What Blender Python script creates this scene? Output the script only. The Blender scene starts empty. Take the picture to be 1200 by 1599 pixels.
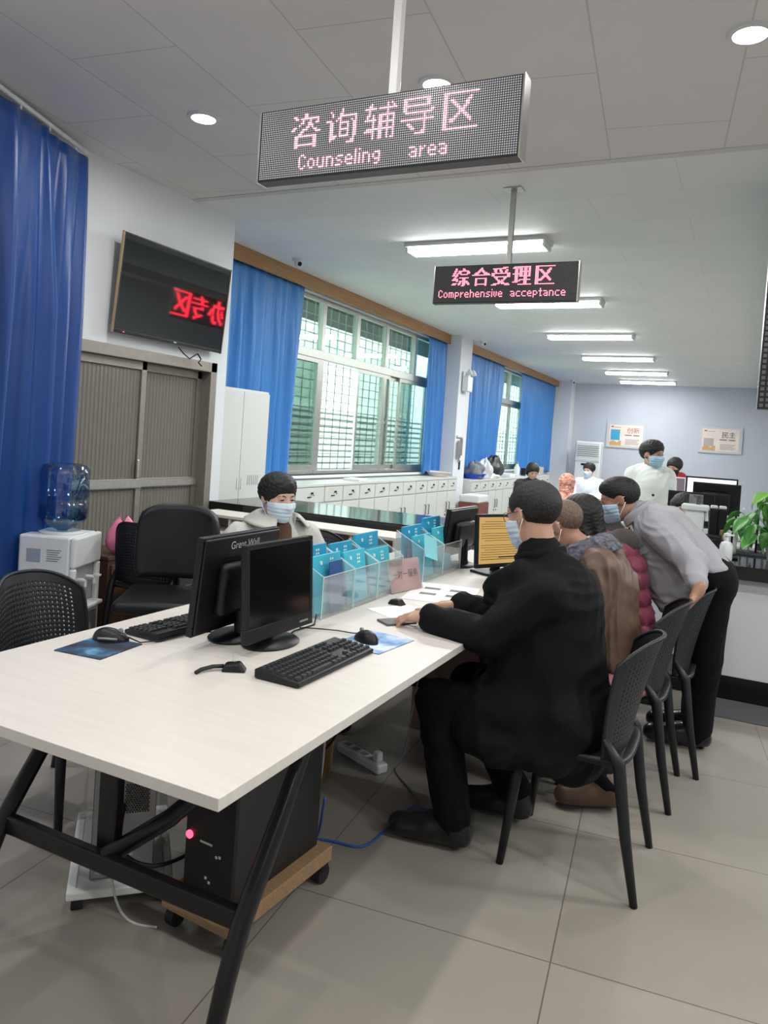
import bpy, bmesh, math, random
import numpy as np
from mathutils import Vector, Matrix, Quaternion
random.seed(7)
C = bpy.context.scene.collection
PI = math.pi
# ------------------------------------------------------------------ camera, world, light, exposure
sc = bpy.context.scene
def cam_axes(yaw, pitch, roll):
    f = np.array([-math.sin(yaw)*math.cos(pitch), math.cos(yaw)*math.cos(pitch), math.sin(pitch)])
    r = np.array([math.cos(yaw), math.sin(yaw), 0.0]); u = np.cross(r, f)
    return r*math.cos(roll)+u*math.sin(roll), -r*math.sin(roll)+u*math.cos(roll), f
_r, _u, _f = cam_axes(math.radians(25.77), math.radians(-1.927), math.radians(3.9325))
cd = bpy.data.cameras.new('camera'); cam = bpy.data.objects.new('camera', cd); C.objects.link(cam)
cam.matrix_world = Matrix(((_r[0], _u[0], -_f[0], 0), (_r[1], _u[1], -_f[1], 0), (_r[2], _u[2], -_f[2], 1.45), (0, 0, 0, 1)))
cd.sensor_fit = 'VERTICAL'; cd.sensor_height = 36.0; cd.lens = 36.0*1177.4/1599; cd.shift_y = (722.0-799.5)/1599
cd.clip_start = 0.05; cd.clip_end = 200
sc.camera = cam
w = bpy.data.worlds.new('sky'); sc.world = w; w.use_nodes = True
w.node_tree.nodes['Background'].inputs[0].default_value = (0.80, 0.95, 0.95, 1)
w.node_tree.nodes['Background'].inputs[1].default_value = 6.0
sc.cycles.transparent_max_bounces = 32
vs = sc.view_settings
vs.view_transform = 'Standard'; vs.look = 'None'; vs.gamma = 1.0; vs.exposure = 0.56; vs.use_curve_mapping = False
TUBE_W = 33.0        # watts of one fluorescent fitting
SPOT_W = 9.0        # watts of one downlight
CEIL = 3.15

# ------------------------------------------------------------------ materials
MATS = {}
def _new(name):
    m = bpy.data.materials.new(name); m.use_nodes = True
    nt = m.node_tree; b = nt.nodes['Principled BSDF']
    MATS[name] = m
    return m, nt, b
def N(nt, t, **kw):
    n = nt.nodes.new(t)
    for k, v in kw.items():
        if k in n.inputs: n.inputs[k].default_value = v
        else: setattr(n, k, v)
    return n
def mat(name, col, rough=0.5, metal=0.0, spec=0.5, noise=0.0, nscale=40.0, bump=0.0, bscale=200.0, emit=None, es=0.0, trans=0.0, ior=1.45, alpha=1.0, sheen=0.0, stretch=None, coat=0.0):
    if name in MATS: return MATS[name]
    m, nt, b = _new(name)
    c4 = (col[0], col[1], col[2], 1)
    b.inputs['Base Color'].default_value = c4
    b.inputs['Roughness'].default_value = rough
    b.inputs['Metallic'].default_value = metal
    b.inputs['Specular IOR Level'].default_value = spec
    b.inputs['Transmission Weight'].default_value = trans
    b.inputs['IOR'].default_value = ior
    b.inputs['Alpha'].default_value = alpha
    b.inputs['Sheen Weight'].default_value = sheen
    b.inputs['Coat Weight'].default_value = coat
    if emit:
        b.inputs['Emission Color'].default_value = (*emit, 1); b.inputs['Emission Strength'].default_value = es
    if noise or bump:
        tc = N(nt, 'ShaderNodeTexCoord'); mp = N(nt, 'ShaderNodeMapping')
        nt.links.new(tc.outputs['Object'], mp.inputs['Vector'])
        if stretch: mp.inputs['Scale'].default_value = stretch
    if noise:
        n = N(nt, 'ShaderNodeTexNoise', Scale=nscale, Detail=4.0)
        nt.links.new(mp.outputs[0], n.inputs['Vector'])
        rp = N(nt, 'ShaderNodeMapRange'); rp.inputs[1].default_value = .3; rp.inputs[2].default_value = .7
        rp.inputs[3].default_value = 1-noise; rp.inputs[4].default_value = 1+noise
        nt.links.new(n.outputs[0], rp.inputs[0])
        mx = N(nt, 'ShaderNodeVectorMath', operation='SCALE'); mx.inputs[0].default_value = col[:3]
        nt.links.new(rp.outputs[0], mx.inputs['Scale']); nt.links.new(mx.outputs[0], b.inputs['Base Color'])
    if bump:
        n2 = N(nt, 'ShaderNodeTexNoise', Scale=bscale, Detail=3.0)
        nt.links.new(mp.outputs[0], n2.inputs['Vector'])
        bp = N(nt, 'ShaderNodeBump'); bp.inputs['Strength'].default_value = bump; bp.inputs['Distance'].default_value = 0.004
        nt.links.new(n2.outputs[0], bp.inputs['Height']); nt.links.new(bp.outputs[0], b.inputs['Normal'])
    return m
def brick_mat(name, c1, c2, mortar, bw, rh, ms, rough, rot=0.0, off=0.5, loc=(0, 0), noise=0.05, nscale=3.0, spec=0.5):
    m, nt, b = _new(name)
    g = N(nt, 'ShaderNodeNewGeometry'); mp = N(nt, 'ShaderNodeMapping')
    mp.vector_type = 'TEXTURE'
    mp.inputs['Rotation'].default_value = (0, 0, rot); mp.inputs['Location'].default_value = (loc[0], loc[1], 0)
    nt.links.new(g.outputs['Position'], mp.inputs['Vector'])
    br = N(nt, 'ShaderNodeTexBrick'); br.offset = off; br.squash = 1
    br.inputs['Scale'].default_value = 1.0; br.inputs['Brick Width'].default_value = bw; br.inputs['Row Height'].default_value = rh
    br.inputs['Mortar Size'].default_value = ms; br.inputs['Mortar Smooth'].default_value = 0.1
    br.inputs['Color1'].default_value = (*c1, 1); br.inputs['Color2'].default_value = (*c2, 1); br.inputs['Mortar'].default_value = (*mortar, 1)
    nt.links.new(mp.outputs[0], br.inputs['Vector'])
    n = N(nt, 'ShaderNodeTexNoise', Scale=nscale, Detail=5.0); nt.links.new(g.outputs['Position'], n.inputs['Vector'])
    rp = N(nt, 'ShaderNodeMapRange'); rp.inputs[1].default_value = .3; rp.inputs[2].default_value = .7
    rp.inputs[3].default_value = 1-noise; rp.inputs[4].default_value = 1+noise
    nt.links.new(n.outputs[0], rp.inputs[0])
    mx = N(nt, 'ShaderNodeVectorMath', operation='SCALE'); nt.links.new(br.outputs['Color'], mx.inputs[0]); nt.links.new(rp.outputs[0], mx.inputs['Scale'])
    nt.links.new(mx.outputs[0], b.inputs['Base Color'])
    b.inputs['Roughness'].default_value = rough; b.inputs['Specular IOR Level'].default_value = spec
    return m
def glass_mat(name, tint, refl=0.06, rough=0.02, blend=0.25, milk=0.0, edge=.6):
    """thin tinted pane: tinted transparency plus a fresnel-weighted mirror"""
    m = bpy.data.materials.new(name); m.use_nodes = True; nt = m.node_tree; nt.nodes.clear(); MATS[name] = m
    o = N(nt, 'ShaderNodeOutputMaterial'); t = N(nt, 'ShaderNodeBsdfTransparent'); t.inputs[0].default_value = (*tint, 1)
    gl = N(nt, 'ShaderNodeBsdfGlossy'); gl.inputs['Roughness'].default_value = rough
    lw = N(nt, 'ShaderNodeLayerWeight'); lw.inputs[0].default_value = blend
    ad = N(nt, 'ShaderNodeMath', operation='ADD'); ad.inputs[1].default_value = refl; ad.use_clamp = True
    mx = N(nt, 'ShaderNodeMixShader')
    ml = N(nt, 'ShaderNodeMath', operation='MULTIPLY'); ml.inputs[1].default_value = edge
    nt.links.new(lw.outputs['Fresnel'], ml.inputs[0]); nt.links.new(ml.outputs[0], ad.inputs[0])
    base_ = t
    if milk:
        df = N(nt, 'ShaderNodeBsdfDiffuse'); df.inputs[0].default_value = (.8, .84, .84, 1)
        m2 = N(nt, 'ShaderNodeMixShader'); m2.inputs[0].default_value = milk
        nt.links.new(t.outputs[0], m2.inputs[1]); nt.links.new(df.outputs[0], m2.inputs[2]); base_ = m2
    nt.links.new(ad.outputs[0], mx.inputs[0]); nt.links.new(base_.outputs[0], mx.inputs[1]); nt.links.new(gl.outputs[0], mx.inputs[2])
    nt.links.new(mx.outputs[0], o.inputs[0])
    return m

M_floor = brick_mat('floor_tile', (.275, .253, .222), (.288, .265, .234), (.115, .105, .093), .8, .8, .0022, .30, rot=math.radians(6), off=0.0, loc=(-.48, 2.92), noise=.07, nscale=1.6)
M_ceil_a = brick_mat('ceiling_panel_front', (.78, .765, .75), (.80, .785, .77), (.60, .585, .57), 1.25, .6, .004, .7, rot=math.radians(96), off=0.5, loc=(-.68, 2.85), noise=.02)
M_ceil_b = brick_mat('ceiling_panel_back', (.80, .825, .81), (.82, .845, .83), (.70, .72, .71), 1.2, .6, .003, .7, rot=math.radians(0), off=0.5, loc=(-1.11, 4.55), noise=.02)
M_wall = mat('white_wall_paint', (.70, .725, .76), .75, noise=.02, nscale=2.0)
M_backwall = mat('lilac_white_paint', (.52, .545, .62), .75, noise=.02, nscale=2.0)
M_trimw = mat('white_trim', (.75, .76, .77), .5)
M_dark = mat('black_plastic', (.0072, .0075, .0085), .42, spec=.42, bump=.05, bscale=600)
M_chair = mat('chair_black_plastic', (.0095, .011, .0135), .45, spec=.42)
M_blackgl = mat('black_gloss', (.006, .006, .007), .12)
M_screen = mat('dark_screen', (.004, .004, .005), .16, spec=.5)
M_tv = mat('tv_glass', (.006, .007, .008), .03, spec=.8, ior=1.75)
M_metal = mat('brushed_aluminium', (.48, .49, .46), .38, metal=.8, noise=.06, nscale=30)
M_bronze = mat('taupe_aluminium', (.30, .28, .25), .42, metal=.55, noise=.06, nscale=25)
M_blktube = mat('black_painted_steel', (.006, .006, .007), .30, spec=.42, noise=.2, nscale=30, bump=.04, bscale=80)
M_whitep = mat('white_plastic', (.72, .74, .75), .4)
M_greyp = mat('grey_plastic', (.25, .26, .27), .5)
M_lgrey = mat('pale_grey_metal', (.66, .68, .67), .42, noise=.02, nscale=6)
M_paper = mat('white_paper', (.82, .83, .83), .8)
M_wood = mat('orange_pelmet_wood', (.36, .19, .075), .5, noise=.18, nscale=5, stretch=(14, .6, 14))
M_brown = mat('brown_wood', (.09, .045, .025), .5, noise=.2, nscale=6)
M_carton = mat('carton_brown', (.34, .20, .085), .8, noise=.05, nscale=10)
M_ply = mat('plywood_dolly', (.30, .185, .10), .7, noise=.15, nscale=12, stretch=(1, 8, 8))
M_red = mat('red_plastic', (.45, .03, .04), .5)
M_pink = mat('pink_card', (.80, .47, .46), .7)
M_pinkbag = mat('pink_plastic_bag', (.85, .25, .38), .35)
M_blue = mat('blue_folder_card', (.035, .36, .60), .5, noise=.03)
M_cyan = mat('pale_cyan_card', (.25, .66, .74), .6)
M_clear = glass_mat('clear_acrylic', (.965, .98, .978), refl=.04, rough=.06, blend=.32, milk=.085, edge=.25)
M_ink = mat('black_ink', (.02, .018, .02), .7)
M_greyink = mat('grey_ink', (.16, .17, .18), .7)
M_chrome = mat('chrome', (.7, .7, .7), .15, metal=1)
M_rubber = mat('rubber', (.012, .012, .012), .7)
M_cord = mat('black_cord', (.01, .01, .011), .5)
M_bluecord = mat('blue_cord', (.03, .10, .38), .5)
M_greycord = mat('grey_cord', (.45, .44, .42), .5)
def emis(name, col, st):
    return mat(name, (0.0, 0.0, 0.0), .5, emit=col, es=st)
M_tube = emis('lit_diffuser', (.97, 1.0, .97), 20.0)
M_bulb = emis('lit_downlight', (1.0, 1.0, 1.0), 14.0)
M_red_led = emis('red_power_light', (1.0, .05, .10), 3.0)
# ------------------------------------------------------------------ mesh helpers
class MB:
    def __init__(s): s.v = []; s.f = []
    def add(s, vs, fs):
        o = len(s.v); s.v += [tuple(map(float, v)) for v in vs]; s.f += [tuple(i+o for i in f) for f in fs]; return s
    def box(s, c, d, rz=0.0, M=None):
        x, y, z = d[0]/2, d[1]/2, d[2]/2
        vs = [Vector(p) for p in ((-x,-y,-z),(x,-y,-z),(x,y,-z),(-x,y,-z),(-x,-y,z),(x,-y,z),(x,y,z),(-x,y,z))]
        R = M if M is not None else Matrix.Rotation(rz, 3, 'Z')
        return s.add([R@p+Vector(c) for p in vs], [(0,3,2,1),(4,5,6,7),(0,1,5,4),(1,2,6,5),(2,3,7,6),(3,0,4,7)])
    def span(s, a, b):
        return s.box([(a[i]+b[i])/2 for i in range(3)], [abs(b[i]-a[i]) for i in range(3)])
    def tube(s, pts, r, n=10, flat=None):
        pts = [Vector(p) for p in pts]; k = len(pts); rs = r if isinstance(r, (list, tuple)) else [r]*k
        prev = None; o = len(s.v); rings = []
        for i, p in enumerate(pts):
            t = (pts[min(i+1, k-1)]-pts[max(i-1, 0)]).normalized()
            if prev is None:
                a = Vector((0, 0, 1)) if abs(t.z) < .9 else Vector((1, 0, 0))
                u = t.cross(a).normalized()
            else:
                u = (prev - t*prev.dot(t)).normalized()
            prev = u; v = t.cross(u)
            for j in range(n):
                a = 2*PI*j/n
                s.v.append(tuple(p+(u*math.cos(a)+v*math.sin(a))*rs[i]))
        for i in range(k-1):
            for j in range(n):
                a = o+i*n+j; b = o+i*n+(j+1) % n
                s.f.append((a, b, b+n, a+n))
        s.f.append(tuple(o+j for j in reversed(range(n)))); s.f.append(tuple(o+(k-1)*n+j for j in range(n)))
        return s
    def cyl(s, a, b, r, n=16, r2=None): return s.tube([a, b], [r, r if r2 is None else r2], n)
    def lathe(s, prof, c=(0, 0, 0), n=24, M=None):
        o = len(s.v); k = len(prof)
        for r, z in prof:
            for j in range(n):
                a = 2*PI*j/n; p = Vector((r*math.cos(a), r*math.sin(a), z))
                if M is not None: p = M@p
                s.v.append(tuple(p+Vector(c)))
        for i in range(k-1):
            for j in range(n):
                a = o+i*n+j; b = o+i*n+(j+1) % n
                s.f.append((a, b, b+n, a+n))
        s.f.append(tuple(o+j for j in reversed(range(n)))); s.f.append(tuple(o+(k-1)*n+j for j in range(n)))
        return s
    def ell(s, c, r, n=16, m=10, M=None):
        prof = [(math.sin(PI*(i+.02)/(m-1+.04)), -math.cos(PI*(i+.02)/(m-1+.04))) for i in range(m)]
        S = Matrix.Diagonal(Vector(r)); S = (M@S) if M is not None else S
        return s.lathe(prof, c, n, S)
    def grid(s, fn, nu, nv, skip=None):
        o = len(s.v)
        for j in range(nv+1):
            for i in range(nu+1): s.v.append(tuple(fn(i/nu, j/nv)))
        for j in range(nv):
            for i in range(nu):
                if skip and skip(i, j): continue
                a = o+j*(nu+1)+i
                s.f.append((a, a+1, a+nu+2, a+nu+1))
        return s
    def prism(s, poly, ext, axis=2, off=0.0):
        """polygon in the two other axes, extruded by ext along axis from off"""
        n = len(poly); vs = []
        for e in (off, off+ext):
            for a, b in poly:
                vs.append((a, b, e) if axis == 2 else ((e, a, b) if axis == 0 else (a, e, b)))
        return s.add(vs, [tuple(reversed(range(n))), tuple(range(n, 2*n))]+[(i, (i+1) % n, n+(i+1) % n, n+i) for i in range(n)])
def obj(name, mb, m, parent=None, loc=(0, 0, 0), rz=0.0, smooth=False, bevel=0.0, solid=0.0, M=None, seg=2):
    me = bpy.data.meshes.new(name); me.from_pydata(mb.v, [], mb.f); me.materials.append(m)
    bm = bmesh.new(); bm.from_mesh(me); bmesh.ops.recalc_face_normals(bm, faces=bm.faces); bm.to_mesh(me); bm.free()
    if smooth:
        me.polygons.foreach_set('use_smooth', [True]*len(me.polygons))
        if smooth == 'auto':
            try: me.set_sharp_from_angle(angle=math.radians(38))
            except Exception: pass
    o = bpy.data.objects.new(name, me); C.objects.link(o)
    o.location = loc; o.rotation_euler = (0, 0, rz)
    if M is not None: o.matrix_basis = M
    if parent is not None: o.parent = parent
    if solid:
        md = o.modifiers.new('solid', 'SOLIDIFY'); md.thickness = solid; md.offset = 0
    if bevel:
        md = o.modifiers.new('bevel', 'BEVEL'); md.width = bevel; md.segments = seg; md.limit_method = 'ANGLE'
    return o
def tag(o, label, cat, group=None):
    o['label'] = label; o['category'] = cat
    if group: o['group'] = group
    return o
def thing(name, label, cat, loc=(0, 0, 0), rz=0.0, group=None):
    o = bpy.data.objects.new(name, None); C.objects.link(o); o.location = loc; o.rotation_euler = (0, 0, rz); o.empty_display_size = .1
    return tag(o, label, cat, group)
def struct(name, mb, m, parent=None, **kw):
    o = obj(name, mb, m, parent, **kw)
    if parent is None: o['kind'] = 'structure'
    return o
def dup(root, loc=None, rz=None, label=None, group=None):
    r = root.copy(); C.objects.link(r)
    if loc is not None: r.location = loc
    if rz is not None: r.rotation_euler = (0, 0, rz)
    if label: r['label'] = label
    if group: r['group'] = group
    for ch in list(root.children):
        c = ch.copy(); C.objects.link(c); c.parent = r
        for g in list(ch.children):
            d = g.copy(); C.objects.link(d); d.parent = c
    return r
def text_mb(s, size, fn, thick=0.0):
    """outline text turned into flat mesh; fn maps text-plane (x, y) to 3-D"""
    cu = bpy.data.curves.new('lettering', 'FONT'); cu.body = s; cu.size = size; cu.align_x = 'CENTER'; cu.align_y = 'CENTER'
    o = bpy.data.objects.new('lettering', cu); C.objects.link(o); bpy.context.view_layer.update()
    me = o.to_mesh(); mb = MB(); mb.add([fn(v.co.x, v.co.y) for v in me.vertices], [tuple(p.vertices) for p in me.polygons])
    o.to_mesh_clear(); bpy.data.objects.remove(o); bpy.data.curves.remove(cu)
    return mb
def arealight(name, loc, sx, sy, watts, col, parent=None, rot=(0, 0, 0), spread=PI):
    l = bpy.data.lights.new(name, 'AREA'); l.shape = 'RECTANGLE'; l.size = sx; l.size_y = sy; l.energy = watts; l.color = col; l.spread = spread
    o = bpy.data.objects.new(name, l); C.objects.link(o); o.location = loc; o.rotation_euler = rot
    if parent is not None: o.parent = parent
    return o
# ------------------------------------------------------------------ the room
XL, XW, YB, XR, YF = -3.95, -4.55, 19.4, 7.0, -3.2
YR = 5.06                                     # where the near left wall steps back to the window wall
struct('floor', MB().span((XW-.1, YF, -.1), (XR, YB, 0)), M_floor)
struct('ceiling', MB().span((XW-.1, YF, CEIL), (XR, 4.55, CEIL+.1)), M_ceil_a)
struct('ceiling_back', MB().span((XW-.1, 4.55, CEIL), (XR, YB, CEIL+.1)), M_ceil_b)
struct('trim_1', MB().span((XL+.002, 4.515, CEIL-.005), (XR-.002, 4.575, CEIL-.0005)), mat('ceiling_joint_strip', (.66, .66, .645), .7))
DY0, DY1, DZ = 3.15, 4.90, 1.95               # the sliding door opening
wl = MB(); wl.span((XL-.15, YF, 0), (XL, DY0, CEIL)); wl.span((XL-.15, DY1, 0), (XL, YR, CEIL)); wl.span((XL-.15, DY0, DZ), (XL, DY1, CEIL)); wl.span((XW-.1, YR-.12, 0), (XL-.15, YR, CEIL))
struct('wall_left', wl, M_wall)
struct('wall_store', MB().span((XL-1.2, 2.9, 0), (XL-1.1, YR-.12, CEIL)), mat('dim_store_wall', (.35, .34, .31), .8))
W1 = (6.45, 11.26, .95, 3.02); W2 = (12.7, 17.6, .95, 3.02)
ww = MB()
for a, b in ((YR, W1[0]), (W1[1], W2[0]), (W2[1], YB)): ww.span((XW-.2, a, 0), (XW, b, CEIL))
for wd in (W1, W2):
    ww.span((XW-.2, wd[0], 0), (XW, wd[1], wd[2])); ww.span((XW-.2, wd[0], wd[3]), (XW, wd[1], CEIL))
struct('wall_window', ww, M_wall)
struct('wall_back', MB().span((XW-.2, YB, 0), (XR, YB+.1, CEIL)), M_backwall)
struct('wall_right', MB().span((XR, YF, 0), (XR+.1, YB, CEIL)), M_wall)
struct('wall_front', MB().span((XW-.2, YF-.1, 0), (XR, YF, CEIL)), M_wall)
struct('pillar_window', MB().span((XW, 11.32, 0), (-4.24, 11.85, CEIL)), M_wall)
struct('pillar_corner', MB().span((XW, 18.95, 0), (-4.1, YB, CEIL)), M_wall)
struct('beam_right', MB().span((.06, 5.0, 2.85), (1.6, YB-.002, CEIL-.001)), mat('soffit_shade_grey', (.36, .37, .38), .8))  # darker grey puts the beam's lack of light into its colour

# sliding aluminium door with ribbed panes
M_ribbed = None
def ribbed(name):
    m, nt, b = _new(name)
    g = N(nt, 'ShaderNodeNewGeometry'); sp = N(nt, 'ShaderNodeSeparateXYZ'); nt.links.new(g.outputs['Position'], sp.inputs[0])
    mu = N(nt, 'ShaderNodeMath', operation='MULTIPLY'); mu.inputs[1].default_value = 2*PI/.035; nt.links.new(sp.outputs['Y'], mu.inputs[0])
    si = N(nt, 'ShaderNodeMath', operation='SINE'); nt.links.new(mu.outputs[0], si.inputs[0])
    bp = N(nt, 'ShaderNodeBump'); bp.inputs['Strength'].default_value = .55; bp.inputs['Distance'].default_value = .006
    nt.links.new(si.outputs[0], bp.inputs['Height']); nt.links.new(bp.outputs[0], b.inputs['Normal'])
    mr = N(nt, 'ShaderNodeMapRange'); mr.inputs[1].default_value = -1; mr.inputs[2].default_value = 1; mr.inputs[3].default_value = .86; mr.inputs[4].default_value = 1.1
    nt.links.new(si.outputs[0], mr.inputs[0])
    vm = N(nt, 'ShaderNodeVectorMath', operation='SCALE'); vm.inputs[0].default_value = (.215, .205, .18); nt.links.new(mr.outputs[0], vm.inputs['Scale'])
    nt.links.new(vm.outputs[0], b.inputs['Base Color'])
    b.inputs['Roughness'].default_value = .22; b.inputs['Transmission Weight'].default_value = .12; b.inputs['IOR'].default_value = 1.3
    return m
M_ribbed = ribbed('ribbed_glass')
door = bpy.data.objects.new('door_1', None); C.objects.link(door); door['kind'] = 'structure'; door['label'] = 'taupe aluminium sliding door with ribbed panes under the wall television'
fr = MB(); x0, x1 = XL-.10, XL+.035
fr.span((x0, DY1-.075, 0), (x1, DY1, DZ)); fr.span((x0, DY0, 0), (x1, DY0+.06, DZ)); fr.span((x0, DY0, DZ-.08), (x1, DY1, DZ)); fr.span((x0, DY0, 0), (x1, DY1, .04))
obj('door_frame', fr, M_bronze, door, bevel=.004)
ym = 4.135
def leaf(nm, a, b, xx, hy):
    lf = MB()
    lf.span((xx-.02, a, .05), (xx+.02, a+.05, DZ-.08)); lf.span((xx-.02, b-.05, .05), (xx+.02, b, DZ-.08))
    lf.span((xx-.02, a, DZ-.14), (xx+.02, b, DZ-.08)); lf.span((xx-.02, a, .05), (xx+.02, b, .15)); lf.span((xx-.025, a, .955), (xx+.025, b, 1.025))
    d = obj('door_leaf', lf, M_bronze, door, bevel=.003)
    obj('ribbed_pane', MB().span((xx-.004, a+.05, .15), (xx+.004, b-.05, DZ-.14)), M_ribbed, d)
    obj('cross_rail', MB().span((xx+.026, a+.01, .965), (xx+.032, b-.01, 1.015)), M_metal, d)
    obj('door_pull', MB().box((xx+.028, hy, 1.10), (.016, .022, .13)), M_metal, d, bevel=.004)
leaf('a', DY0+.06, ym+.03, XL-.03, ym-.02); leaf('b', ym-.02, DY1-.075, XL-.075, ym+.03)

# windows
M_pane = glass_mat('green_window_glass', (.86, .955, .91), refl=.05, rough=.01, blend=.22)
M_grille = mat('window_grille_iron', (.20, .24, .22), .6)
def window(nm, wd, muls, slide):
    root = bpy.data.objects.new(nm, None); C.objects.link(root); root['kind'] = 'structure'
    y0, y1, z0, z1 = wd; x = XW-.10; zt = 2.36
    f = MB()
    f.span((x-.03, y0, z0), (x+.03, y1, z0+.05)); f.span((x-.03, y0, z1-.05), (x+.03, y1, z1)); f.span((x-.045, y0, zt-.05), (x+.045, y1, zt+.05))
    f.span((x-.03, y0, z0), (x+.03, y0+.06, z1)); f.span((x-.03, y1-.06, z0), (x+.03, y1, z1))
    for i, m in enumerate(muls): f.span((x-.035, m-.04, zt), (x+.035, m+.04, z1))
    for i, m in enumerate(muls[1::2]): f.span((x-.035, m-.045, z0), (x+.035, m+.045, zt))
    obj('window_frame', f, M_metal, root, bevel=.004)
    obj('window_sill', MB().span((XW-.1, y0, z0-.03), (XW+.05, y1, z0)), M_trimw, root)
    ys = [y0+.06]+list(muls)+[y1-.06]
    for a, b in zip(ys[:-1], ys[1:]): obj('top_pane', MB().span((x-.003, a, zt+.04), (x+.003, b, z1-.04)), M_pane, root)
    for a, b, dx in slide:
        s = MB(); xx = x+dx
        for q in (a, b-.05): s.span((xx-.014, q, z0+.05), (xx+.014, q+.05, zt-.05))
        s.span((xx-.013, a, z0+.05), (xx+.013, b, z0+.11)); s.span((xx-.013, a, zt-.10), (xx+.013, b, zt-.05))
        so = obj('sliding_sash', s, M_metal, root)
        obj('sash_pane', MB().span((xx-.003, a+.05, z0+.11), (xx+.003, b-.05, zt-.10)), M_pane, so)
    g = MB(); xg = XW-.42
    yy = y0
    while yy < y1: g.span((xg-.006, yy-.004, z0-.1), (xg+.006, yy+.004, z1+.1)); yy += .20
    zz = z0
    while zz < z1: g.span((xg-.007, y0, zz-.004), (xg+.007, y1, zz+.004)); zz += .115
    obj('security_grille', g, M_grille, root)
    return root
m1 = [6.85, 7.70, 8.56, 9.42, 10.39]
window('window_1', W1, m1, [(6.5, 7.66, .02), (6.75, 7.74, -.02), (8.62, 9.6, .02), (9.45, 10.45, -.02), (9.9, 10.9, .02)])
m2 = [13.6, 14.5, 15.4, 16.4]
window('window_2', W2, m2, [(12.9, 14.4, .02), (14.6, 15.6, -.02), (15.5, 16.6, .02)])
# what stands outside the windows: a pale slatted facade across a narrow yard and a dark awning above
fac = MB(); XO = -7.2
fac.span((XO-.2, 3, -1), (XO, 40, 6))
struct('exterior_facade', fac, mat('pale_facade_paint', (.80, .86, .80), .8, noise=.05, nscale=1))
sl = MB(); zz = -.2
while zz < 1.95: sl.box((XO+.05, 21, zz), (.10, 36, .075)); zz += .115
struct('exterior_slats', sl, mat('facade_slats', (.86, .88, .85), .6))
struct('exterior_awning', MB().add([(-4.8, 5, 3.42), (-5.7, 5, 3.02), (-5.7, 40, 3.02), (-4.8, 40, 3.42), (-4.8, 5, 3.46), (-5.7, 5, 3.06), (-5.7, 40, 3.06), (-4.8, 40, 3.46)], [(0,1,2,3),(7,6,5,4),(0,4,5,1),(1,5,6,2),(2,6,7,3),(3,7,4,0)]), mat('dark_green_awning', (.05, .075, .06), .8))
struct('exterior_ground', MB().span((-9, 3, -.3), (XW-.2, 40, -.2)), mat('yard_concrete', (.4, .4, .38), .9))

# wooden pelmets
for nm, a, b, lb in (('wooden_pelmet', YR+.0, 11.32, 'orange wood pelmet board running above the nearer window curtains'), ('wooden_pelmet', 11.85, 18.95, 'orange wood pelmet board above the far window beyond the pillar')):
    t = obj(nm, MB().span((XW+.10, a+.004, CEIL-.145), (XW+.13, b-.004, CEIL-.002)).span((XW+.003, a+.004, CEIL-.03), (XW+.10, b-.004, CEIL-.002)), M_wood, bevel=.003)
    tag(t, lb, 'pelmet', 'wooden pelmets above the windows')

# ------------------------------------------------------------------ lights
def tube_light(x, y, label, watts=TUBE_W):
    t = thing('fluorescent_fitting', label, 'ceiling light', (x, y, CEIL), 0, 'fluorescent fittings on the back ceiling')
    f = MB(); f.span((-.625, -.13, -.035), (.625, .13, 0)); obj('fitting_tray', f, M_lgrey, t, bevel=.004)
    obj('lit_diffuser', MB().span((-.605, -.10, -.075), (.605, .10, -.034)), M_tube, t, bevel=.02, seg=3)
    for s in (-1, 1): obj('end_cap', MB().span((s*.605-.012, -.105, -.078), (s*.605+.012, .105, -.03)), M_whitep, t, bevel=.004)
    arealight('fitting_light', (0, 0, -.085), 1.18, .18, watts, (.96, 1.0, .98), t)
    return t
TY = [6.12, 8.65, 11.2, 13.8, 16.2, 18.2]
TL = ['nearest fluorescent fitting, seen behind the pole of the smaller red sign', 'fluorescent fitting half hidden behind the smaller red sign', 'third fluorescent fitting from the front along the back ceiling', 'fourth fluorescent fitting from the front along the back ceiling', 'fifth fluorescent fitting from the front, next to last before the back wall', 'farthest fluorescent fitting, closest to the back wall']
for y, lb in zip(TY, TL): tube_light(-2.22, y, lb, TUBE_W if y < 18 else TUBE_W*.4)
for y in (1.4, 3.9, 6.12, 8.65, 11.2, 13.8): tube_light(3.0, y, 'added fluorescent fitting outside the picture, lighting surfaces that face the right-hand side')  # extra row out of view, added to brighten surfaces facing right
def downlight(x, y, label):
    t = thing('round_downlight', label, 'downlight', (x, y, CEIL), 0, 'round downlights in the front ceiling')
    ring = MB(); ring.lathe([(.064, -.004), (.067, -.012), (.088, -.010), (.090, 0), (.06, 0)], n=28); obj('trim_ring', ring, M_whitep, t, smooth='auto')
    obj('lit_lens', MB().lathe([(.01, -.010), (.064, -.009), (.064, -.002), (.01, -.002)], n=28), M_bulb, t)
    l = bpy.data.lights.new('downlight_lamp', 'AREA'); l.shape = 'DISK'; l.size = .10; l.energy = SPOT_W; l.color = (1.0, .985, .96)
    o = bpy.data.objects.new('downlight_lamp', l); C.objects.link(o); o.location = (0, 0, -.02); o.parent = t
downlight(-2.863, 3.33, 'round downlight near the blue curtain, left of the large sign')
downlight(-1.474, 3.35, 'round downlight peeking over the top edge of the large sign')
downlight(-.124, 3.33, 'round downlight in the upper right corner of the ceiling')
for x in (-2.86, -1.47, -.12, 1.3):
    for y in (1.3, -.9): downlight(x, y, 'round downlight of the front ceiling outside the picture')
downlight(1.3, 3.33, 'round downlight of the front ceiling outside the picture')

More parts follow.
